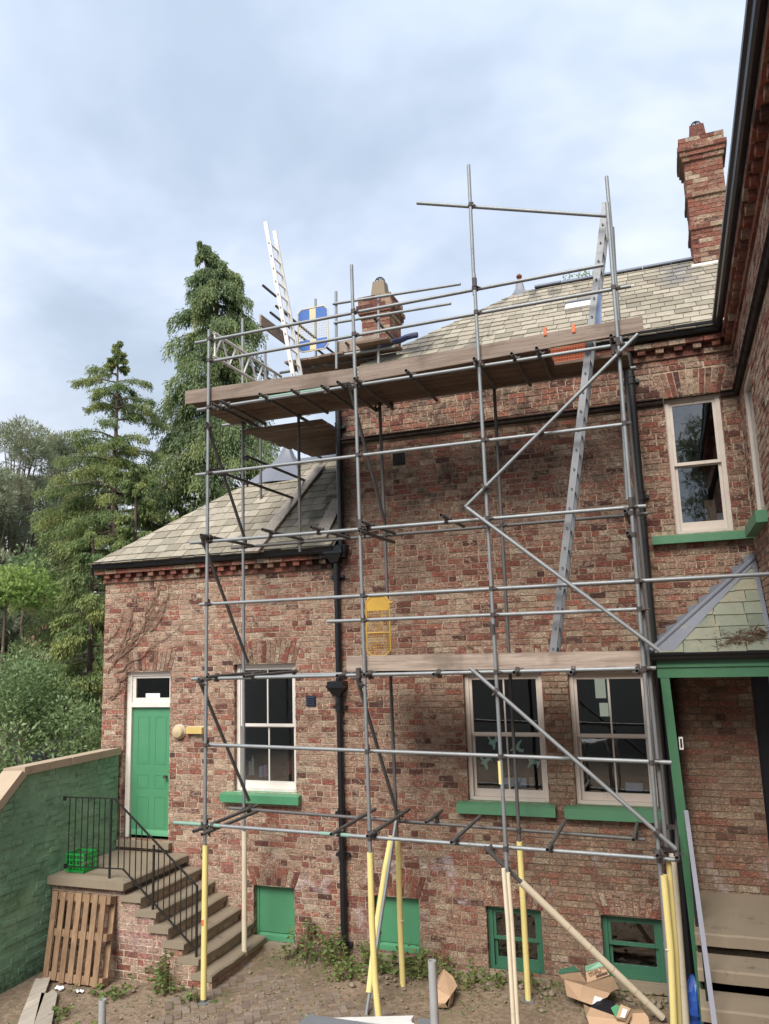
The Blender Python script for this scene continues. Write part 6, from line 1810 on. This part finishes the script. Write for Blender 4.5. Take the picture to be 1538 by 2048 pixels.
# cypress boughs beside the wing corner
q = Yp(178, 1150, 3.2)
cypress('dark cypress with hanging golden boughs next to the corner of the low wing', (q[0] + .1, 3.2, 0), 7.6, lambda g: .30 + 1.5 * (1 - g) ** .6 if g > .15 else 1.2, 75, 260, CYP, 8, hmin=.10, droop=.40, leafL=(.06, .13), leafw=(.018, .036), hang=.8)
q = Yp(285, 960, 5.5)
cypress('yellow green cypress rising behind the left end of the low slate roof', (q[0] - .2, 5.5, 0), q[2] + .5, lambda g: .2 + 1.35 * (1 - g) ** .7, 110, 190, CYP, 9, hmin=.30, droop=.30, leafL=(.07, .14), leafw=(.02, .04), hang=.6, gapf=lambda g: .85)
# pines at the far left
def pine(label, apx, y, spread, H0, seed, n, levels):
    rs = np.random.RandomState(seed); t = Yp(*apx, y); cs = []
    for k in range(n):
        s = rs.rand(); z = t[2] - .6 - s * H0; w = spread * (.30 + .70 * math.sqrt(s))
        a = rs.rand() * 2 * PI; r = w * math.sqrt(rs.rand()); cs.append((t[0] + r * math.cos(a), y + r * math.sin(a), z + rs.normal(0, .2), rs.uniform(.40, .85)))
    clumpy('pine_tree', label, (t[0], y, 0), cs, PINE, seed, 1150, (.16, .30), (.026, .045), .66, 'pines beyond the garden wall', 'trunk_pale', .2, .35, needle=True)
pine('grey green pine at the far left edge of the picture', (38, 842), 15, 2.8, 9.0, 21, 96, 0)
pine('grey green pine standing between the far left pine and the thin conifer', (148, 858), 19, 3.0, 9.0, 22, 98, 0)
pine('lower grey pine showing through under the far left pine', (-35, 930), 12, 2.4, 6.5, 23, 50, 0)
# broad leaved tree and shrubs behind the wall
def blob(px0, py0, px1, py1, y, n, r, seed, depth=1.6):
    rs = np.random.RandomState(seed); out = []
    for _ in range(n):
        yy = y + rs.uniform(-depth, depth) * .5; p = Yp(rs.uniform(px0, px1), rs.uniform(py0, py1), yy); out.append((p[0], yy, p[2], r * rs.uniform(.6, 1.25)))
    return out
def foot(cs): return (np.mean([c[0] for c in cs]), np.mean([c[1] for c in cs]), 0)
c = blob(-40, 1150, 88, 1195, 4.5, 22, .46, 31); clumpy('broadleaf_tree', 'bright green broad leaved tree over the wall at the far left', foot(c), c, BROAD, 41, 620, (.10, .17), (.06, .10), .8)
c = blob(-30, 1345, 70, 1500, 1.6, 28, .44, 32); clumpy('laurel_shrub', 'mid green laurel shrub behind the highest part of the sloping coping', foot(c), c, LAUREL, 42, 900, (.07, .13), (.03, .055), .85, 'shrubs behind the garden wall', cat='shrub', trunk_r=.05)
c = blob(60, 1350, 160, 1480, 2.2, 24, .44, 33); clumpy('laurel_shrub', 'dense laurel shrub between the left edge and the dark cypress', foot(c), c, LAUREL, 43, 900, (.07, .13), (.03, .055), .85, 'shrubs behind the garden wall', cat='shrub', trunk_r=.05)
c = blob(-40, 1312, 120, 1410, 3.4, 26, .46, 37); clumpy('laurel_shrub', 'pale green shrub under the bright broad leaved tree below the far red roof', foot(c), c, LAUREL, 47, 800, (.07, .13), (.03, .055), .85, 'shrubs behind the garden wall', cat='shrub', trunk_r=.05)
c = blob(110, 1425, 205, 1510, 1.0, 20, .36, 34, .9); clumpy('laurel_shrub', 'low dark laurel touching the corner of the brick wing above the coping', foot(c), c, LAUREL, 44, 1000, (.07, .12), (.03, .05), .85, 'shrubs behind the garden wall', cat='shrub', trunk_r=.05)
c = blob(-90, 1480, 40, 1580, .2, 22, .42, 35, 1.0); clumpy('laurel_shrub', 'lowest shrub at the left edge right behind the coping', foot(c), c, LAUREL, 45, 900, (.07, .13), (.03, .055), .85, 'shrubs behind the garden wall', cat='shrub', trunk_r=.05)
c = blob(25, 1110, 120, 1200, 7.0, 13, .60, 36); clumpy('broadleaf_tree', 'feathery mid green tree under the pines behind the bright one', foot(c), c, LAUREL, 46, 520, (.09, .16), (.04, .07), .8)
# seedling on the ridge of the long roof
p = Yp(1165, 553, 3.0); rs = np.random.RandomState(4)
cs = [(p[0] + rs.uniform(-.35, .30), 3.0 + rs.uniform(-.1, .1), p[2] + rs.uniform(-.05, .14), .09) for _ in range(16)]
clumpy('roof_seedling', 'small green seedling growing from the ridge of the long slate roof', (p[0], 3.0, H_RZ), cs, BROAD, 5, 700, (.04, .075), (.02, .035), .7, cat='plant', trunk_r=.012)
# pines behind the camera, the ones mirrored in the upper right pane
for k, (x, y, H, sd) in enumerate(((4.5, -31, 17, 61), (9.5, -36, 19, 62))):
    rs = np.random.RandomState(sd); cs = []
    for _ in range(46):
        s = rs.rand(); r = 3.2 * (.3 + .7 * math.sqrt(s)) * math.sqrt(rs.rand()); a = rs.rand() * 6.283; cs.append((x + r * math.cos(a), y + r * math.sin(a), H - 1 - s * 9, rs.uniform(.5, 1.0)))
    clumpy('pine_tree', ('nearer' if k == 0 else 'farther') + ' pine mirrored in the panes of the upper right window', (x, y, 0), cs, PINE, sd, 380, (.25, .45), (.05, .09), .62, tmat='trunk_pale', trunk_r=.25, needle=True)

# weeds along the foot of the wall
def weed(label, px, py, y, n, h, w, seed, leaf=(.05, .11), lw=(.025, .05), group='weeds along the foot of the wall'):
    rs = np.random.RandomState(seed); c0 = Yp(px, py, y); base = np.array([c0[0], y, G0 + .01]); root = thing('weed_clump', label, 'weeds', tuple(base), group)
    t = MB(); parts = []
    for _ in range(n):
        b = base + np.array([rs.normal(0, w * .55), rs.normal(0, w * .25), 0]); b[1] = min(b[1], WY - .05)
        hh = h * rs.uniform(.35, 1.1); lean = rs.normal(0, .22, 2); e = b + np.array([lean[0] * hh, lean[1] * hh - .05 * hh, hh]); e[1] = min(e[1], WY - .03)
        t.tube(b, e, .005, 4, r2=.002, hollow=False, caps=False)
        k = max(5, int(hh / .028)); s = rs.uniform(.12, 1, k); cc = b + (e - b) * s[:, None]; az = rs.rand(k) * 6.283
        d = np.stack([np.cos(az), np.sin(az), rs.uniform(-.35, .5, k)], 1); v, f = leaf_quads(rs, cc, d, rs.uniform(*leaf, k), rs.uniform(*lw, k))
        v[:, 1] = np.minimum(v[:, 1], WY - .015)
        parts.append((v, f, np.clip(rs.normal(.5, .15) + rs.normal(0, .12, k), 0, 1)))
    v, f, r = merge(parts); arr_mesh('leaves', v, f, WEED, root, r); t.build('stems', M['stem'], root)
weed('tallest nettle clump right of the left green hatch', 628, 1915, -.12, 22, .50, .40, 71)
weed('leafy nettles at the foot of the black downpipe', 680, 1930, -.18, 22, .44, .34, 72)
weed('low weeds on the paving edge below the downpipe', 690, 1965, -.55, 22, .24, .30, 73)
weed('nettles under the second green hatch left of the yellow pole', 760, 1945, -.2, 26, .34, .32, 74)
weed('dark nettles right of the yellow covered pole', 835, 1950, -.16, 30, .38, .40, 75)
weed('small weeds in front of the lowest stone step', 318, 1975, -1.62, 20, .26, .26, 76)
weed('ferny weed against the steps beside the larger clump', 325, 1950, -1.52, 10, .48, .12, 77)
weed('thin weeds at the base of the first yellow pole', 378, 1995, -1.75, 12, .16, .3, 78)
weed('yellowing weeds left of the basement window with green frame', 930, 1975, -.30, 24, .26, .36, 79)
weed('small plants below the green basement window sill', 1000, 1965, -.14, 18, .20, .42, 80)
weed('sprig growing on the window sill of the green basement window', 985, 1945, -.06, 6, .16, .10, 81)
weed('low weeds beside the pallet', 232, 1985, -1.85, 10, .12, .2, 82)
weed('thin weeds between the brick steps and the pallet foot', 200, 1990, -1.98, 10, .10, .3, 83)
weed('tuft of weeds on the soil right of the planks', 118, 2030, -2.6, 10, .10, .2, 84)
weed('tuft of weeds left of the short grey tube', 170, 2035, -2.8, 8, .10, .2, 85)
# ground cover: tiny leaves, moss tufts and crumbs of soil nobody could count
def cover():
    rs = np.random.RandomState(9); n = 5200
    x = rs.uniform(-2.9, 5.9, n); d = np.abs(rs.normal(0, .42, n)); y = WY - .04 - d
    k = rs.rand(n) < .45; y = np.where(k, rs.uniform(-4.8, -.6, n), y)
    keep = (np.sin(x * 3.1 + y * 2) + np.sin(x * 1.3 - y * 3.7 + 1) > rs.uniform(-1.0, 1.6, n)) & ~((x < .05) & (y > -1.6) & (x > -2.95))
    x, y = x[keep], y[keep]; m = len(x)
    c = np.stack([x, y, np.full(m, G0 + .03) + .05 * np.exp(-(WY - y) / .35)], 1); d = rs.normal(size=(m, 3)) * [1, 1, .25] + [0, 0, .25]
    v, f = leaf_quads(rs, c, d, rs.uniform(.02, .055, m), rs.uniform(.012, .03, m))
    o = arr_mesh('ground_cover', v, f, WEED, None, np.clip(rs.normal(.45, .2, m), 0, 1)); stuff(o)
    # stones and rubble
    n = 2600; t_v = []; t_f = []; rn = []
    x = rs.uniform(-2.8, 6.0, n); y = rs.uniform(-5, WY - .05, n); y = np.where(rs.rand(n) < .35, WY - .04 - np.abs(rs.normal(0, .3, n)), y)
    ok = ~((x < .1) & (y > -1.55)); x, y = x[ok], y[ok]; n = len(x); s = rs.exponential(.010, n) + .004
    base = np.array([[1,0,0],[-1,0,0],[0,1,0],[0,-1,0],[0,0,1],[0,0,-1]], float); tri = np.array([[0,2,4],[2,1,4],[1,3,4],[3,0,4],[2,0,5],[1,2,5],[3,1,5],[0,3,5]])
    v = (base[None] * (1 + rs.normal(0, .25, (n, 6, 1)))) * s[:, None, None] * np.array([1.2, 1, .7]) + np.stack([x, y, np.full(n, G0 + .018) + .05 * np.exp(-(WY - y) / .35)], 1)[:, None]
    f = (tri[None] + (np.arange(n) * 6)[:, None, None]).reshape(-1, 3)
    stuff(arr_mesh('rubble', v.reshape(-1, 3), f, M['stone'], None, np.repeat(rs.rand(n), 8)))
cover()

# ------------------------------------------------------------------ house with a red tiled roof far beyond the shrubs
def far_house():
    a = Yp(-60, 1290, 26); b = Yp(112, 1235, 26)
    x0, x1 = a[0] - 6, b[0] + 1.0; ze = Yp(50, 1292, 26)[2]; zr = Yp(90, 1233, 29)[2]
    root = thing('far_house', 'distant house with a red tiled roof glimpsed between the trees at the left', 'house', ((x0 + x1) / 2, 29, 0))
    MB().box(x0 + .4, x1 - .4, 26.4, 33, 0, ze).build('wall', M['rendered'], root)
    t = MB(); t.add([(x0, 26, ze), (x1, 26, ze), (x1, 29.5, zr), (x0, 29.5, zr), (x0, 33, ze), (x1, 33, ze)], [(0, 1, 2, 3), (3, 2, 5, 4), (0, 3, 4), (1, 5, 2)]); r = t.build('roof', M['roof_tile'], root)
    n = 14; t = MB()
    for k in range(n):
        s0 = k / n; y, z = 26 + 3.5 * s0, ze + (zr - ze) * s0
        xx = x0
        while xx < x1 - .1:
            t.hexa([(xx, y - .05, z + .02), (xx + .31, y - .05, z + .02), (xx + .31, y + .25, z + .02 + (zr - ze) / n), (xx, y + .25, z + .02 + (zr - ze) / n), (xx, y - .05, z + .06), (xx + .31, y - .05, z + .06), (xx + .31, y + .25, z + .05 + (zr - ze) / n), (xx, y + .25, z + .05 + (zr - ze) / n)]); xx += .33
    stuff(t.build('roof_tiles', M['roof_tile'], r))
    for u in (.3, .6, .85): 
        xx = x0 + (x1 - x0) * u; f = MB().box(xx, xx + 1.2, 26.36, 26.42, ze - 2, ze - .8).build('window', M['white'], root); MB().box(xx + .08, xx + 1.12, 26.35, 26.358, ze - 1.92, ze - .88).build('pane', M['vent'], f)
far_house()
